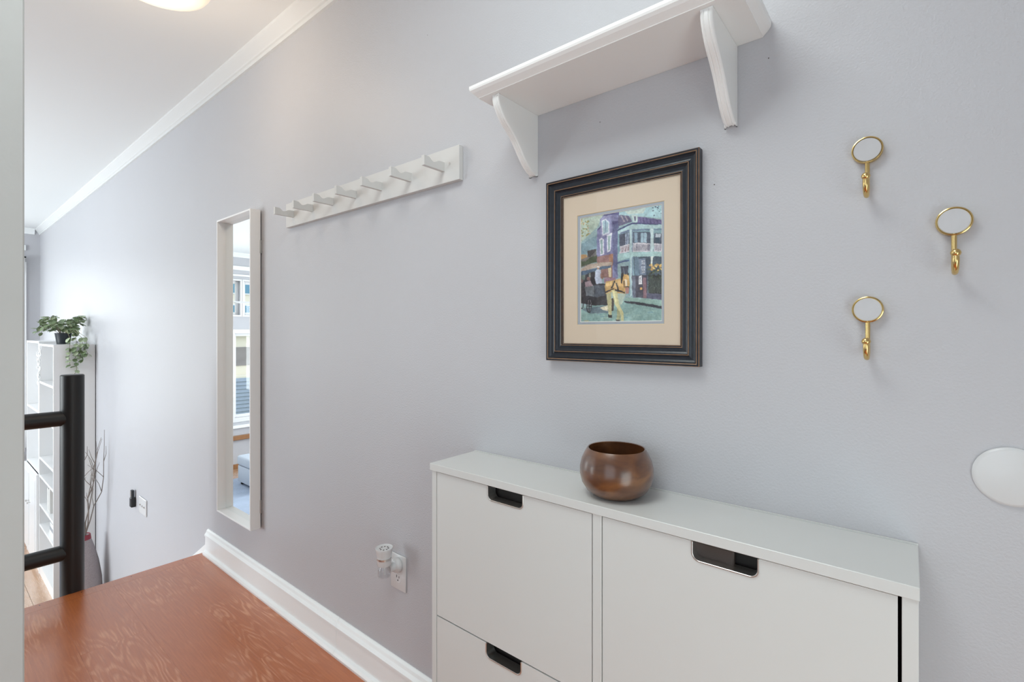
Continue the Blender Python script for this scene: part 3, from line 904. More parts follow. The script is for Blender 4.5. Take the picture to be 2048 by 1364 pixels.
45 38 36 92 240 102 241 101 245 93 244
208 162 90 98 155 106 149 110 141 122 142 125 162 122 181 117 184 112 172 107 167 100 169
178 122 112 113 172 123 171 123 184 116 185
226 206 176 113 153 119 154 119 169 115 169
50 42 40 104 140 110 137 109 149 107 163 104 160
50 42 40 119 139 123 141 121 145 118 143
40 34 36 65 178 87 170 88 172 66 181
40 34 36 80 170 88 154 91 155 83 171
40 34 36 89 172 112 180 113 183 89 176
40 34 36 91 159 94 160 100 176 96 177
40 34 36 113 168 123 169 123 171 113 170
40 34 36 110 156 112 156 112 170 110 170'''

def build_print():
    W_, H_ = 200, 248; SS = 2
    w, h = W_*SS, H_*SS
    img = np.zeros((h, w, 3)); img[:] = (140, 165, 170)
    for line in PAINT.strip().split('\n'):
        v = [int(q) for q in line.split()]
        c = v[:3]; p = [(v[i]*SS, v[i+1]*SS) for i in range(3, len(v), 2)]
        ys = [q[1] for q in p]; y0 = max(0, int(min(ys))); y1 = min(h, int(max(ys))+1)
        n = len(p)
        for yy in range(y0, y1):
            yc = yy+0.5; xs = []
            for i in range(n):
                (xa, ya), (xb, yb) = p[i], p[(i+1) % n]
                if (ya <= yc) != (yb <= yc): xs.append(xa+(yc-ya)/(yb-ya)*(xb-xa))
            xs.sort()
            for a, b in zip(xs[::2], xs[1::2]):
                a = max(0, int(round(a))); b = min(w, int(round(b)))
                if b > a: img[yy, a:b] = c
    rg = np.random.RandomState(3)
    # loose brush edges: wobble the drawing with smooth noise
    def smooth(cell, amp):
        g = rg.normal(0, 1, (h//cell+3, w//cell+3)); yy, xx = np.mgrid[0:h, 0:w]/cell
        y0 = yy.astype(int); x0 = xx.astype(int); fy = yy-y0; fx = xx-x0
        fy = fy*fy*(3-2*fy); fx = fx*fx*(3-2*fx)
        return amp*((g[y0, x0]*(1-fx)+g[y0, x0+1]*fx)*(1-fy)+(g[y0+1, x0]*(1-fx)+g[y0+1, x0+1]*fx)*fy)
    yy, xx = np.mgrid[0:h, 0:w]
    sy = np.clip(yy+smooth(16, 0.9)+smooth(5, 0.45), 0, h-1).astype(int)
    sx = np.clip(xx+smooth(16, 0.9)+smooth(5, 0.45), 0, w-1).astype(int)
    img = img[sy, sx]
    img = img+(smooth(9, 5)+smooth(4, 4)+smooth(30, 6))[..., None]*np.array([1.0, 0.95, 0.85])
    img = img.reshape(H_, SS, W_, SS, 3).mean((1, 3))
    gr = img.mean(2, keepdims=True); img = gr+(img-gr)*0.80-4
    # brush texture: streaky noise
    n = rg.normal(0, 1, (H_, W_)); 
    k = n.copy()
    for s in (1, 2, 3): k += np.roll(n, s, 0)+np.roll(np.roll(n, s, 0), s, 1)
    k /= k.std()
    n2 = rg.normal(0, 1, (H_//8+2, W_//8+2)); n2 = np.kron(n2, np.ones((8, 8)))[:H_, :W_]
    for _ in range(3): n2 = (n2+np.roll(n2, 3, 0)+np.roll(n2, -3, 0)+np.roll(n2, 3, 1)+np.roll(n2, -3, 1))/5
    img = np.clip(img+(k*5)[..., None]+(n2*9)[..., None]*np.array([0.8, 1.0, 1.1]), 0, 255)/255
    li = np.where(img <= 0.04045, img/12.92, ((img+0.055)/1.055)**2.4)*1.35
    li = np.clip(li, 0, 1)
    gx = np.linspace(0, 1, W_+1); gz = np.linspace(1, 0, H_+1)
    X, Z = np.meshgrid(PX0-0.004+(PX1-PX0+0.008)*gx, PZ0-0.004+(PZ1-PZ0+0.008)*gz)
    bl = wloc(pic)
    vs = np.stack([X-bl.x, np.full_like(X, -0.0028-bl.y), Z-bl.z], -1).reshape(-1, 3)
    idx = np.arange((W_+1)*(H_+1)).reshape(H_+1, W_+1)
    fc = np.stack([idx[1:, :-1], idx[1:, 1:], idx[:-1, 1:], idx[:-1, :-1]], -1).reshape(-1, 4)
    me = bpy.data.meshes.new('print')
    me.from_pydata(vs.tolist(), [], fc.tolist())
    ca = me.color_attributes.new('paint', 'FLOAT_COLOR', 'CORNER')
    cc = np.ones((W_*H_, 4, 4), dtype=np.float32); cc[:, :, :3] = li.reshape(-1, 1, 3)
    ca.data.foreach_set('color', cc.ravel())
    m = mat('printed_paper', (1, 1, 1, 1), 0.35)
    a = m.node_tree.nodes.new('ShaderNodeVertexColor'); a.layer_name = 'paint'
    m.node_tree.links.new(a.outputs[0], m.node_tree.nodes['Principled BSDF'].inputs['Base Color'])
    me.materials.append(m)
    o = bpy.data.objects.new('print', me); sc.collection.objects.link(o); o.parent = pic
build_print()
obj('glazing', bx(FX0+0.040, FX1-0.040, -0.0084, -0.0074, FZ0+0.040, FZ1-0.040), M['pane'], pic)

# ------------------------------------------------------------------ brass and marble hooks
def hook(cx, cz, label):
    t = thing('wall_hook', label, 'hook', (cx, 0, cz), 'brass wall hooks with marble discs')
    ring = lathe([(0, 0.0005), (0.0208, 0.0005), (0.0216, 0.003), (0.0218, 0.009), (0.0213, 0.0115), (0.0200, 0.0120), (0.0192, 0.0105), (0.0192, 0.0095), (0, 0.0095)], cx, 0, cz, seg=40, axis='y')
    obj('backplate', ring, M['brass'], t, smooth=True)
    obj('marble_disc', lathe([(0, 0.0097), (0.0188, 0.0097), (0.0188, 0.0108), (0.0180, 0.0116), (0, 0.0116)], cx, 0, cz, seg=40, axis='y'), M['marble'], t, smooth=True)
    R_ = 0.0185; y0 = -0.0075; yc = y0-R_; zc = cz-0.0605
    pts = [(cx, y0, cz-0.018), (cx, y0, cz-0.032), (cx, y0, cz-0.045), (cx, y0, cz-0.055)]
    for k in range(13):
        a = PI*k/12
        pts.append((cx, yc+R_*math.cos(a), zc-R_*math.sin(a)))
    rr = [0.0034]*4+[0.0034+0.0010*k/12 for k in range(13)]
    pts.append((cx, yc-R_, zc+0.006)); rr.append(0.0040)
    obj('hook_arm', tube(pts, rr, 14), M['brass'], t, smooth=True)
    b = lathe([(0, -0.0060), (0.0030, -0.0054), (0.0054, -0.0032), (0.0064, 0), (0.0054, 0.0032), (0.0030, 0.0054), (0, 0.0060)], cx, yc-R_, zc+0.0085, seg=20)
    obj('ball_tip', b, M['brass'], t, smooth=True)
    return t
h1 = hook(-0.0545, 0.3000, 'brass wall hook with marble disc, upper of the two hooks in line nearer the picture')
dup(h1, (0.0515, 0, 0.1672), 'brass wall hook with marble disc, the one farthest right from the picture')
dup(h1, (-0.0540, 0, 0.0370), 'brass wall hook with marble disc, lowest of the three, nearest the cabinet')

# ------------------------------------------------------------------ round door bumper
db = obj('door_bumper', lathe([(0, 0.0003), (0.0425, 0.0003), (0.0425, 0.002), (0.0405, 0.0045), (0.0375, 0.0055), (0, 0.0055)], 0.1137, 0, -0.2090, seg=64, axis='y'), M['plastic'], smooth=True, base=(0.1137, 0, -0.2090))
tag(db, 'flat white plastic door knob bumper disc stuck to the wall above the cabinet end', 'door bumper')

# ------------------------------------------------------------------ peg rail
pr = thing('peg_rail', 'long white wooden rail with seven notched pegs on the wall beside the mirror', 'coat rack', (-1.52, 0, 0.438))
obj('rail_board', bx(-2.035, -1.0005, -0.0165, -0.0005, 0.4385, 0.538, bev=0.0008), M['peg'], pr)
def peg(cx, first=[None]):
    # profile in (y, z), base at the rail, tip towards the room
    zb = 0.473
    top = [(-0.0166, zb+0.0262), (-0.0243, zb+0.0262), (-0.0321, zb+0.0262), (-0.0414, zb+0.0250), (-0.0491, zb+0.0200), (-0.0584, zb+0.0160), (-0.0661, zb+0.0185), (-0.0708, zb+0.0240), (-0.0754, zb+0.0268), (-0.0847, zb+0.0278), (-0.0940, zb+0.0280)]
    C = top
    for _ in range(2):
        Q = [C[0]]
        for a, b in zip(C, C[1:]):
            Q.append((a[0]*.75+b[0]*.25, a[1]*.75+b[1]*.25)); Q.append((a[0]*.25+b[0]*.75, a[1]*.25+b[1]*.75))
        Q.append(C[-1]); C = Q
    pts = C+[(-0.094, zb), (-0.0166, zb)]
    if first[0] is None:
        first[0] = obj('peg', prism(pts, 'x', cx-0.006, cx+0.006), M['peg'], pr, base=(cx, 0, 0.473))
        return
    c = first[0].copy(); sc.collection.objects.link(c); c.location.x += cx+1.067
for cx in (-1.067, -1.219, -1.371, -1.522, -1.671, -1.820, -1.972): peg(cx)
obj('screw', lathe([(0, -0.001), (0.0034, -0.001), (0.0034, 0.0004), (0.0022, 0.0008), (0.0012, -0.0002), (0, -0.0002)], -1.040, -0.0165, 0.491, seg=14, axis='y'), M['steel'], pr)
obj('screw', lathe([(0, -0.001), (0.0034, -0.001), (0.0034, 0.0004), (0.0022, 0.0008), (0.0012, -0.0002), (0, -0.0002)], -1.995, -0.0165, 0.491, seg=14, axis='y'), M['steel'], pr)

# ------------------------------------------------------------------ tall mirror
MX0, MX1, MZ0, MZ1 = -2.690, -2.301, -0.898, 0.558
mi = thing('wall_mirror', 'tall narrow wall mirror in a deep white box frame left of the peg rail', 'mirror', ((MX0+MX1)/2, 0, MZ0))
th = 0.008; yf, yb = -0.050, -0.005
for nm, a in (('frame_stile', (MX0, MX0+th, MZ0, MZ1)), ('frame_stile', (MX1-th, MX1, MZ0, MZ1)), ('frame_rail', (MX0+th, MX1-th, MZ1-th, MZ1)), ('frame_rail', (MX0+th, MX1-th, MZ0, MZ0+th))):
    obj(nm, bx(a[0], a[1], yf, yb, a[2], a[3], bev=0.0008), M['mframe'], mi)
obj('mirror_glass', bx(MX0+th, MX1-th, -0.0130, -0.0100, MZ0+th, MZ1-th), M['mirror'], mi)
obj('back_board', bx(MX0+0.012, MX1-0.012, -0.0095, -0.0006, MZ0+0.012, MZ1-0.012), M['dark'], mi)
for z in (0.39, -0.80):
    t = bx(MX1-0.0005, MX1+0.0035, -0.0085, -0.0012, z-0.030, z+0.030, bev=0.0008)
    obj('hinge', t, M['steel'], mi)

# ------------------------------------------------------------------ outlet and air freshener
def sockets(root, cx, cz):
    g = lathe([(0, 0.0060), (0.0165, 0.0060), (0.0172, 0.0054), (0.0172, 0.004)], cx, 0, cz, seg=28, axis='y')
    for v in g.verts:
        v.co.z = min(max(v.co.z, cz-0.0142), cz+0.0142)
    r = obj('receptacle', g, M['plastic'], root)
    for dx, h in ((-0.0062, 0.0085), (0.0062, 0.0070)):
        obj('slot', bx(cx+dx-0.0011, cx+dx+0.0011, -0.0064, -0.0058, cz+0.001, cz+0.001+h), M['dark'], r)
    obj('ground_hole', lathe([(0, 0.0058), (0.0024, 0.0058), (0.0024, 0.0064), (0, 0.0064)], cx, 0, cz-0.0068, seg=10, axis='y'), M['dark'], r)
OX, OZ = -1.295, -0.7845
ou = thing('wall_outlet', 'white double wall outlet low on the wall left of the cabinet', 'outlet', (OX, 0, OZ))
obj('cover_plate', bx(OX-0.0385, OX+0.0385, -0.0055, -0.0004, OZ-0.057, OZ+0.057, bev=0.0022, seg=2), M['plastic'], ou, smooth=True)
sockets(ou, OX, OZ+0.0195); sockets(ou, OX, OZ-0.0195)
obj('plate_screw', lathe([(0, 0.0050), (0.003, 0.0050), (0.003, 0.0060), (0, 0.0062)], OX, 0, OZ, seg=10, axis='y'), M['plastic'], ou)

af = thing('air_freshener', 'white plug-in air freshener with clear oil bottle in the upper outlet socket', 'air freshener', (OX+0.002, -0.02, OZ+0.02))
ax, ay, az = OX+0.001, -0.060, -0.716
obj('plug_body', lathe([(0, 0.0068), (0.0225, 0.0068), (0.0240, 0.009), (0.0240, 0.017), (0.0215, 0.021), (0.014, 0.024), (0.012, 0.040), (0, 0.040)], OX+0.002, 0, OZ+0.026, seg=36, axis='y'), M['plastic'], af, smooth=True)
hd = lathe([(0.00000, -0.02440), (0.02070, -0.02440), (0.02208, -0.02196), (0.02277, 0.00488), (0.02553, 0.02196), (0.02760, 0.02867), (0.02691, 0.03111), (0.02484, 0.03050), (0.02277, 0.02830), (0.00000, 0.02830)], ax, ay, az, seg=36)
obj('housing', hd, M['plastic'], af, smooth=True)
t = nb()
for k in range(8):
    a = 2*PI*k/8
    merge(t, lathe([(0, 0.0278), (0.0026, 0.0278), (0.0026, 0.0288), (0, 0.0288)], ax+0.013*math.cos(a), ay+0.013*math.sin(a), az, seg=8))
obj('vent_hole', t, M['darkbrown'], af)
obj('grey_band', lathe([(0.02249, -0.00549), (0.02346, -0.00549), (0.02374, 0.00061), (0.02277, 0.00061)], ax, ay, az, seg=36), M['steel'], af, smooth=True)
obj('oil_bottle', lathe([(0.01587, -0.02440), (0.01656, -0.03172), (0.02001, -0.03538), (0.02070, -0.05734), (0.01794, -0.06100), (0.00000, -0.06100), (0.00000, -0.05856), (0.01656, -0.05856), (0.01863, -0.05612), (0.01794, -0.03660), (0.01449, -0.03172), (0.01380, -0.02440)], ax, ay, az, seg=28), M['clear'], af, smooth=True)
obj('wick', lathe([(0.00000, -0.05490), (0.00304, -0.05490), (0.00304, -0.02440), (0.00000, -0.02440)], ax, ay, az, seg=10), M['plastic'], af)

# ------------------------------------------------------------------ switch plate and black remote, far along the wall
SX, SZ = -4.14, -1.216
sw = thing('switch_plate', 'white three-gang light switch plate on the wall beside the black remote', 'light switch', (SX, 0, SZ))
obj('cover_plate', bx(SX-0.084, SX+0.084, -0.0075, -0.0005, SZ-0.057, SZ+0.057, bev=0.003), M['plastic'], sw)
for dx in (-0.046, 0, 0.046):
    obj('toggle', prism([(-0.006, SZ-0.010), (-0.016, SZ+0.008), (-0.016, SZ+0.012), (-0.006, SZ+0.006)], 'x', SX+dx-0.005, SX+dx+0.005), M['plastic'], sw)
rx = -4.345
rc = thing('remote_control', 'small black remote held upright in a clip on the wall', 'remote', (rx, 0, -1.245))
obj('wall_clip', bx(rx-0.022, rx+0.022, -0.030, -0.0006, -1.262, -1.195, bev=0.004), M['black'], rc)
obj('remote_body', bx(rx-0.018, rx+0.018, -0.027, -0.008, -1.250, -1.140, bev=0.006, seg=2), M['pot'], rc, smooth=True)
obj('silver_face', bx(rx-0.014, rx+0.014, -0.0282, -0.0272, -1.190, -1.146, bev=0.0003), M['steel'], rc)

# ------------------------------------------------------------------ railing at the landing edge
rl = thing('stair_railing', 'thick black tubular metal railing with post at the landing edge', 'railing', (-3.020, -0.536, ZF))
def post(y):
    t = lathe([(0, 0), (0.0435, 0), (0.0435, 0.002), (0.0435, 2.068), (0.0395, 2.072), (0, 2.072)], -3.020, y, ZF, seg=40)
    return obj('post', t, M['black'], rl, smooth=True)
post(-0.543); post(-2.10)
for z in (-0.398, -1.018):
    obj('rail', tube([(-3.020, -0.565, z), (-3.020, -1.4, z), (-3.020, YB, z)], 0.0350, 24), M['black'], rl, smooth=True)

# ------------------------------------------------------------------ ceiling lamp over the stairs end of the landing
LX, LY = -2.005, -0.485
cl = thing('ceiling_lamp', 'round frosted glass ceiling lamp glowing warm above the landing', 'ceiling light', (LX, LY, ZC))
m = mat('glowing_opal_glass', (0.62, 0.58, 0.52, 1), 0.25, emit=((1.0, 0.80, 0.60, 1), 0.6))
nt = m.node_tree; b = nt.nodes['Principled BSDF']
tc = nt.nodes.new('ShaderNodeTexCoord'); ln = nt.nodes.new('ShaderNodeVectorMath'); ln.operation = 'DISTANCE'
ln.inputs[1].default_value = (0.0, 0.0, -0.09)
nt.links.new(tc.outputs['Object'], ln.inputs[0])
mr = nt.nodes.new('ShaderNodeMapRange'); mr.inputs[1].default_value = 0.03; mr.inputs[2].default_value = 0.15; mr.inputs[3].default_value = 1.1; mr.inputs[4].default_value = 0.50
mr.interpolation_type = 'SMOOTHSTEP'
nt.links.new(ln.outputs['Value'], mr.inputs[0]); nt.links.new(mr.outputs[0], b.inputs['Emission Strength'])
obj('glass_shade', lathe([(0.150, -0.030), (0.163, -0.045), (0.168, -0.075), (0.166, -0.100), (0.158, -0.112), (0.140, -0.119), (0.10, -0.125), (0.05, -0.128), (0, -0.129)], LX, LY, ZC, seg=64), m, cl, smooth=True)
obj('ceiling_plate', lathe([(0, 0), (0.152, 0), (0.154, -0.004), (0.154, -0.030), (0.148, -0.034), (0, -0.034)], LX, LY, ZC, seg=48), M['white'], cl, smooth=True)
pl = bpy.data.lights.new('lamp_bulb', 'POINT'); pl.energy = 3.5; pl.color = (1.0, 0.78, 0.55); pl.shadow_soft_size = 0.12
po = bpy.data.objects.new('lamp_bulb', pl); po.location = (LX, LY, ZC-0.26); sc.collection.objects.link(po)

# ------------------------------------------------------------------ bookcases in the living room
ZB = -0.109
def carcass(name, label, x0, x1, y0, shelves, doors=None, ztop=ZB):
    bc = thing(name, label, 'bookcase', ((x0+x1)/2, y0/2, ZF))
    t = 0.019
    obj('side_panel', bx(x0, x0+t, y0, -0.006, ZF, ztop, bev=0.001), M['white'], bc)
    obj('side_panel', bx(x1-t, x1, y0, -0.005, ZF, ztop, bev=0.001), M['white'], bc)
    obj('top_panel', bx(x0+t, x1-t, y0, -0.006, ztop-t, ztop, bev=0.001), M['white'], bc)
    obj('back_panel', bx(x0+t, x1-t, -0.016, -0.012, ZF+0.06, ztop-t), M['white'], bc)
    obj('plinth', bx(x0+t, x1-t, y0+0.004, y0+0.020, ZF, ZF+0.075), M['white'], bc)
    obj('bottom_panel', bx(x0+t, x1-t, y0+0.002, -0.016, ZF+0.075, ZF+0.095), M['white'], bc)
    for z in shelves: obj('shelf', bx(x0+t, x1-t, y0+0.003, -0.016, z-0.020, z, bev=0.001), M['white'], bc)
    if doors:
        xm = (x0+x1)/2
        for a, b_, hx in ((x0+0.002, xm-0.002, xm-0.05), (xm+0.002, x1-0.002, xm+0.05)):
            d = obj('door', bx(a, b_, y0-0.018, y0-0.001, doors[0], doors[1], bev=0.0015), M['white'], bc)
            obj('door_panel', bx(a+0.06, b_-0.06, y0-0.0215, y0-0.0185, doors[0]+0.06, doors[1]-0.06, bev=0.0014), M['white'], d)
            obj('handle', lathe([(0, 0), (0.005, 0), (0.005, 0.014), (0.012, 0.020), (0.012, 0.026), (0, 0.029)], hx, y0-0.018, doors[1]-0.33, seg=16, axis='y'), M['steel'], d)
    return bc
carcass('bookcase', 'tall white open bookcase beside the wall with a trailing plant on top', -6.345, -5.57, -0.276, (-0.46, -0.80, -1.17, -1.34, -1.61, -1.80))
carcass('bookcase', 'tall white bookcase with doors below, behind the open bookcase', -7.150, -6.350, -0.276, (-0.75, -1.32), doors=(ZF+0.08, -1.345), ztop=ZB+0.021)

# things on its shelves
def book(x0, w, d, z, h, m, label, lean=0, grp='books on the bookcase shelves'):
    b = bx(x0, x0+w, -0.276+0.02, -0.276+0.02+d, z+0.0004, z+h, bev=0.001)
    o = obj('book', b, m, base=(x0, -0.2, z)); 
    pg = obj('pages', bx(x0+0.003, x0+w-0.003, -0.276+0.018, -0.276+0.0195, z+0.004, z+h-0.003), M['bookB'], o)
    tag(o, label, 'book', grp); return o
for k, (x, w, h, m, l) in enumerate(((-5.99, 0.030, 0.24, 'bookC', 'charcoal book standing on the middle bookcase shelf'), (-5.955, 0.024, 0.22, 'bookA', 'grey book beside the charcoal book on the bookcase shelf'),
                                  (-5.927, 0.034, 0.25, 'bookB', 'pale book standing nearest the bookcase side panel'), (-6.03, 0.036, 0.21, 'bookB', 'short pale book left of the charcoal book'))):
    book(x, w, 0.17, -1.61, h*0.95, M[m], l)
for k in range(3):
    o = obj('box_file', bx(-5.98+0.02*k, -5.72+0.01*k, -0.25, -0.05, -1.80+0.0004+0.034*k, -1.80+0.034*(k+1)-0.0005, bev=0.002), M[('bookB', 'bookA', 'white')[k]], base=(-5.9, -0.15, -1.80+0.034*k))
    tag(o, ('pale flat box at the bottom of the stack on the low shelf', 'grey flat box in the middle of the low shelf stack', 'white flat box topping the low shelf stack')[k], 'box', 'flat boxes stacked on the low shelf')
o = obj('jar', lathe([(0, 0), (0.04, 0), (0.046, 0.02), (0.046, 0.09), (0.03, 0.11), (0.03, 0.125), (0, 0.125)], -5.95, -0.17, -1.17+0.0005, seg=24), M['bookC'], smooth=True, base=(-5.95, -0.17, -1.17))
tag(o, 'small dark round jar on the upper middle shelf of the bookcase', 'jar')

# ------------------------------------------------------------------ trailing plant
PXc, PYc = -5.93, -0.165
pt = thing('potted_plant', 'variegated trailing green plant in a small black pot on the bookcase', 'plant', (PXc, PYc, ZB))
obj('pot', lathe([(0, 0.0005), (0.045, 0.0005), (0.060, 0.095), (0.062, 0.100), (0.056, 0.100), (0.052, 0.085), (0, 0.085)], PXc, PYc, ZB, seg=28), M['pot'], pt, smooth=True)
rp = random.Random(11)
leaf_bm = nb()
lp = [(0, 0), (0.5, 0.14), (0.72, 0.5), (0.5, 0.85), (0, 1.0), (-0.5, 0.85), (-0.72, 0.5), (-0.5, 0.14)]
vs = [leaf_bm.verts.new((x*0.033, yy*0.050, 0.004*abs(x)-0.010*yy*yy)) for x, yy in lp]
c0 = leaf_bm.verts.new((0, 0.022, -0.003))
for k in range(8): leaf_bm.faces.new((vs[k], vs[(k+1) % 8], c0))
leaf_me = [mesh_of('leaf', leaf_bm.copy(), M['leaf']), mesh_of('leaf', leaf_bm, M['leaf2'])]
stems = nb()
def put_leaf(p, d, s, k):
    p = (p[0], min(p[1], -0.055), p[2] if p[0] > -5.56 else max(p[2], ZB+0.035))
    o = bpy.data.objects.new('leaf', leaf_me[k]); sc.collection.objects.link(o); o.parent = pt
    o.location = Vector(p)-Vector((PXc, PYc, ZB))
    q = Vector(d).to_track_quat('Y', 'Z'); o.rotation_mode = 'QUATERNION'; o.rotation_quaternion = q
    o.scale = (s, s, s)
def strand(a, out, up, down, n):
    pts = []; x0, y0, z0 = PXc+0.02*math.cos(a), PYc+0.02*math.sin(a), ZB+0.09
    for k in range(n+1):
        u = k/n
        r_ = out*(1-(1-u)**2)
        z = z0+up*math.sin(min(1, u*1.6)*PI*0.5)-down*max(0, u-0.35)**1.3*1.7
        pts.append((x0+r_*math.cos(a), max(-0.40, min(-0.02, y0+r_*math.sin(a))), z))
    merge(stems, tube(pts, 0.0017, 5))
    for k in range(1, n+1):
        for sd in (0, 1):
            d = (math.cos(a)+rp.uniform(-1, 1), math.sin(a)+rp.uniform(-1, 1), rp.uniform(-0.9, 0.35))
            put_leaf(pts[k], d, rp.uniform(0.65, 1.15), 0 if rp.random() < 0.55 else 1)
for k in range(24): strand(2*PI*k/24+0.2, rp.uniform(0.05, 0.13)+(0.05 if k % 3 == 0 else 0), rp.uniform(0.06, 0.19), 0.06, 5)
# strands that hang over the side panel facing the stairs and over the front
def hang(xs, ys, ztop, length, n):
    pts = [(PXc+0.03, PYc, ZB+0.09), ((PXc+xs)/2, (PYc+ys)/2, ZB+0.13), (xs-0.02, ys, ZB+0.06), (xs, ys, ztop)]
    for k in range(1, n+1): pts.append((xs+rp.uniform(-0.008, 0.012), ys+rp.uniform(-0.012, 0.012), ztop-length*k/n))
    merge(stems, tube(pts, 0.0016, 5))
    for p in pts[1:]:
        for sd in (0, 1):
            put_leaf(p, (rp.uniform(0.0, 0.8), rp.uniform(-1, 1), rp.uniform(-1.0, 0.1)), rp.uniform(0.6, 1.0), 0 if rp.random() < 0.6 else 1)
hang(-5.545, -0.175, ZB+0.01, 0.18, 5); hang(-5.545, -0.135, ZB+0.01, 0.26, 8); hang(-5.545, -0.095, ZB+0.01, 0.14, 5); hang(-5.55, -0.065, ZB+0.01, 0.09, 3)
obj('stems', stems, M['stem'], pt)

# white artificial garland hanging in front of the open shelves
rp2 = random.Random(7); t = nb()
for s in range(3):
    x = -6.00-0.05*s; yv = -0.300; z = ZB-0.02
    pts = [(x, -0.26, ZB+0.006), (x, -0.292, ZB+0.004)]
    for k in range(9): pts.append((x+rp2.uniform(-0.02, 0.02), yv-rp2.uniform(0, 0.012), z-0.034*(k+1)-0.02*s))
    merge(t, tube(pts, 0.0022, 5))
    for p in pts[2:]:
        for j in range(3):
            a = rp2.uniform(0, 6.28)
            merge(t, lathe([(0, -0.003), (0.011, -0.001), (0.012, 0.002), (0, 0.004)], p[0]+0.018*math.cos(a), p[1]-0.004, p[2]+0.018*math.sin(a), seg=7, axis='y'))
g = obj('hanging_garland', t, M['garland'], base=(-6.15, -0.29, ZB)); g['kind'] = 'stuff'
tag(g, 'white flower garland hanging down the front of the open bookcase', 'garland')

# ------------------------------------------------------------------ floor vase and dry branches
VX, VY = -5.19, -0.150
va = obj('floor_vase', lathe([(0, 0), (0.105, 0), (0.120, 0.03), (0.124, 0.12), (0.119, 0.26), (0.100, 0.40), (0.072, 0.52), (0.048, 0.60), (0.044, 0.62), (0.036, 0.62), (0.036, 0.50), (0, 0.48)], VX, VY, ZF, seg=40), M['vase'], smooth=True, base=(VX, VY, ZF))
tag(va, 'tall grey speckled floor vase tapering to a dark red neck behind the railing post', 'vase')
obj('neck_band', lathe([(0.0495, 0.585), (0.0525, 0.590), (0.0480, 0.625), (0.0450, 0.628), (0.0450, 0.618)], VX, VY, ZF, seg=32), M['red'], va, smooth=True)
obj('foot_band', lathe([(0.1060, 0.0), (0.116, 0.012), (0.1225, 0.030), (0.1205, 0.030)], VX, VY, ZF, seg=32), M['red'], va, smooth=True)
br = thing('dry_branches', 'bare grey dry branches standing in the floor vase', 'branches', (VX, VY, ZF+0.49))
rb = random.Random(21)
for k in range(6):
    t = nb(); a = -0.5+k*0.34; lean = rb.uniform(0.04, 0.12)
    pts = []; x, y_, z = VX+0.012*math.cos(a), VY+0.012*math.sin(a), ZF+0.49
    for s in range(9):
        pts.append((x, y_, z)); z += rb.uniform(0.10, 0.14)
        f = 0.25 if s < 1 else 1
        x += f*(lean*0.35*math.cos(a)+rb.uniform(-0.02, 0.02)); y_ = min(-0.03, y_+f*(lean*0.35*math.sin(a)+rb.uniform(-0.02, 0.02)))
        if s == 0: x, y_ = VX+0.016*math.cos(a), VY+0.016*math.sin(a)
    merge(t, tube(pts, [0.0050-0.00045*i for i in range(9)], 6))
    for s in (3, 4, 5, 6):
        p = Vector(pts[s]); d = Vector((rb.uniform(-1, 1), rb.uniform(-1, 0.6), rb.uniform(0.6, 1.6))).normalized()*0.075
        q = p+d; r3 = q+d*0.7+Vector((rb.uniform(-.03, .03), rb.uniform(-.03, .02), 0.02))
        q.y = min(q.y, -0.02); r3.y = min(r3.y, -0.02)
        merge(t, tube([p, q, r3], [0.0026, 0.002, 0.0012], 5))
    obj('branch', t, M['twig'], br)

# ------------------------------------------------------------------ what the mirror shows: rug, ottoman, fan
rg_ = obj('area_rug', bx(-8.05, -4.9, -4.0, -0.9, ZF+0.0005, ZF+0.012, bev=0.004), M['rug'], base=(-6.5, -2.4, ZF))
tag(rg_, 'blue-grey woven rug on the living room floor seen in the mirror', 'rug')
ot = thing('ottoman', 'square grey-blue upholstered ottoman on the rug seen in the mirror', 'ottoman', (-7.35, -2.43, ZF+0.012))
obj('seat_cushion', bx(-7.74, -7.02, -2.87, -2.03, ZF+0.30, ZF+0.44, bev=0.03, seg=3), M['ottoman'], ot, smooth=True)
obj('upholstered_base', bx(-7.73, -7.03, -2.86, -2.04, ZF+0.055, ZF+0.298, bev=0.015, seg=2), M['ottoman'], ot, smooth=True)
for x in (-7.68, -7.08):
    for yv in (-2.81, -2.09): obj('leg', bx(x-0.02, x+0.02, yv-0.02, yv+0.02, ZF+0.0122, ZF+0.056), M['dark'], ot)
fx, fy, fz = -6.6, -2.17, 0.38
fn = thing('ceiling_fan', 'white four-blade ceiling fan hanging in the living room seen in the mirror', 'ceiling fan', (fx, fy, ZC))
obj('downrod', tube([(fx, fy, fz+0.08), (fx, fy, ZC-0.04)], 0.012, 12), M['steel'], fn, smooth=True)
obj('canopy', lathe([(0, -0.05), (0.03, -0.05), (0.06, -0.02), (0.065, 0), (0, 0)], fx, fy, ZC, seg=24), M['white'], fn, smooth=True)
obj('motor', lathe([(0, -0.07), (0.06, -0.06), (0.10, -0.02), (0.10, 0.05), (0.05, 0.085), (0, 0.085)], fx, fy, fz, seg=32), M['white'], fn, smooth=True)
for k in range(4):
    a = math.radians(92+90*k); t = prism([(0.09, -0.03), (0.60, -0.065), (0.63, -0.05), (0.63, 0.05), (0.60, 0.065), (0.09, 0.03)], 'z', -0.004, 0.004)
    bmesh.ops.rotate(t, verts=t.verts[:], cent=(0, 0, 0), matrix=Matrix.Rotation(math.radians(12), 3, 'X'))
    bmesh.ops.rotate(t, verts=t.verts[:], cent=(0, 0, 0), matrix=Matrix.Rotation(a, 3, 'Z'))
    bmesh.ops.translate(t, verts=t.verts[:], vec=(fx, fy, fz))
    obj('blade', t, M['mframe'], fn)

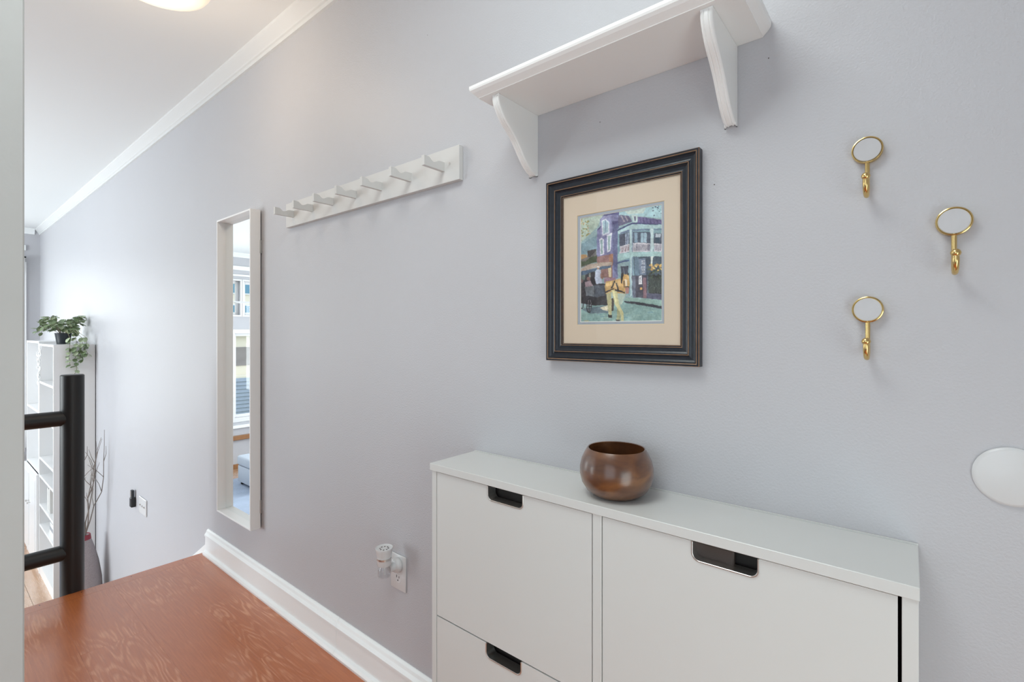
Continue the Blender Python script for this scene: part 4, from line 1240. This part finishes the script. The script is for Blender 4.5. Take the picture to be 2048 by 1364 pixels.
# curtain at the first far window, beside the wall corner
t = nb(); n = 60; A = []; B = []
for k in range(n+1):
    yv = -0.145-0.45*k/n; xv = XW+0.075+0.018*math.sin(k*1.3)
    A.append(t.verts.new((xv, yv, -1.5))); B.append(t.verts.new((xv, yv, 0.93)))
for k in range(n): t.faces.new((A[k], A[k+1], B[k+1], B[k]))
cu = obj('curtain', t, M['curtain'], smooth=True, base=(XW+0.07, -0.3, 0.93)); tag(cu, 'white sheer curtain at the far window next to the wall corner', 'curtain')
cr = thing('curtain_rod', 'dark curtain rod above the far window', 'curtain rod', (XW, -0.8, 0.94))
obj('rod', tube([(XW+0.075, -1.74, 0.94), (XW+0.075, -0.135, 0.94)], 0.011, 12), M['black'], cr, smooth=True)
for yv in (-1.72, -0.155): obj('rod_bracket', bx(XW+0.0005, XW+0.075, yv-0.006, yv+0.006, 0.93, 0.95), M['black'], cr)

# ------------------------------------------------------------------ outside the far windows
gr = obj('ground', bx(-40, XW-0.2, -25, 12, -3.0, -2.9), M['grass']); struct(gr)
hb = thing('apartment_house', 'cream house with blue windows outside, seen in the mirror', 'building', (-22.5, -6, -2.9))
obj('wall', bx(-26, -20, -16, 4, -2.9, 4.5), M['cream'], hb)
for yv in (-12.5, -9.5, -6.9, -4.2, -1.5):
    for z0, z1 in ((0.75, 1.02), (1.50, 1.95), (-0.9, -0.3)):
        f = obj('window', bx(-19.999, -19.95, yv-0.40, yv+0.40, z0-0.05, z1+0.05), M['white'], hb)
        obj('pane', bx(-19.949, -19.94, yv-0.34, yv+0.34, z0, z1), M['bluepane'], f)
nh = thing('neighbour_house', 'low house with blue-grey lapped siding outside, seen in the mirror', 'building', (-15.5, -5.5, -2.9))
obj('core', bx(-17.2, -14.6, -10, -2.5, -2.9, -1.25), M['cream'], nh)
for k in range(12):
    z = -2.55+0.105*k
    obj('siding_board', prism([(-14.60, z), (-14.565, z), (-14.59, z+0.10), (-14.60, z+0.10)], 'y', -10, -2.5), M['siding'], nh)
obj('upper_wall', bx(-17.2, -15.4, -10, -2.5, -1.25, -0.1), M['cream'], nh)
obj('upper_window', bx(-15.399, -15.37, -5.6, -4.9, -1.0, -0.45), M['brownroof'], nh)
obj('roof', bx(-17.4, -15.2, -10.2, -2.3, -0.1, 0.02), M['brownroof'], nh)
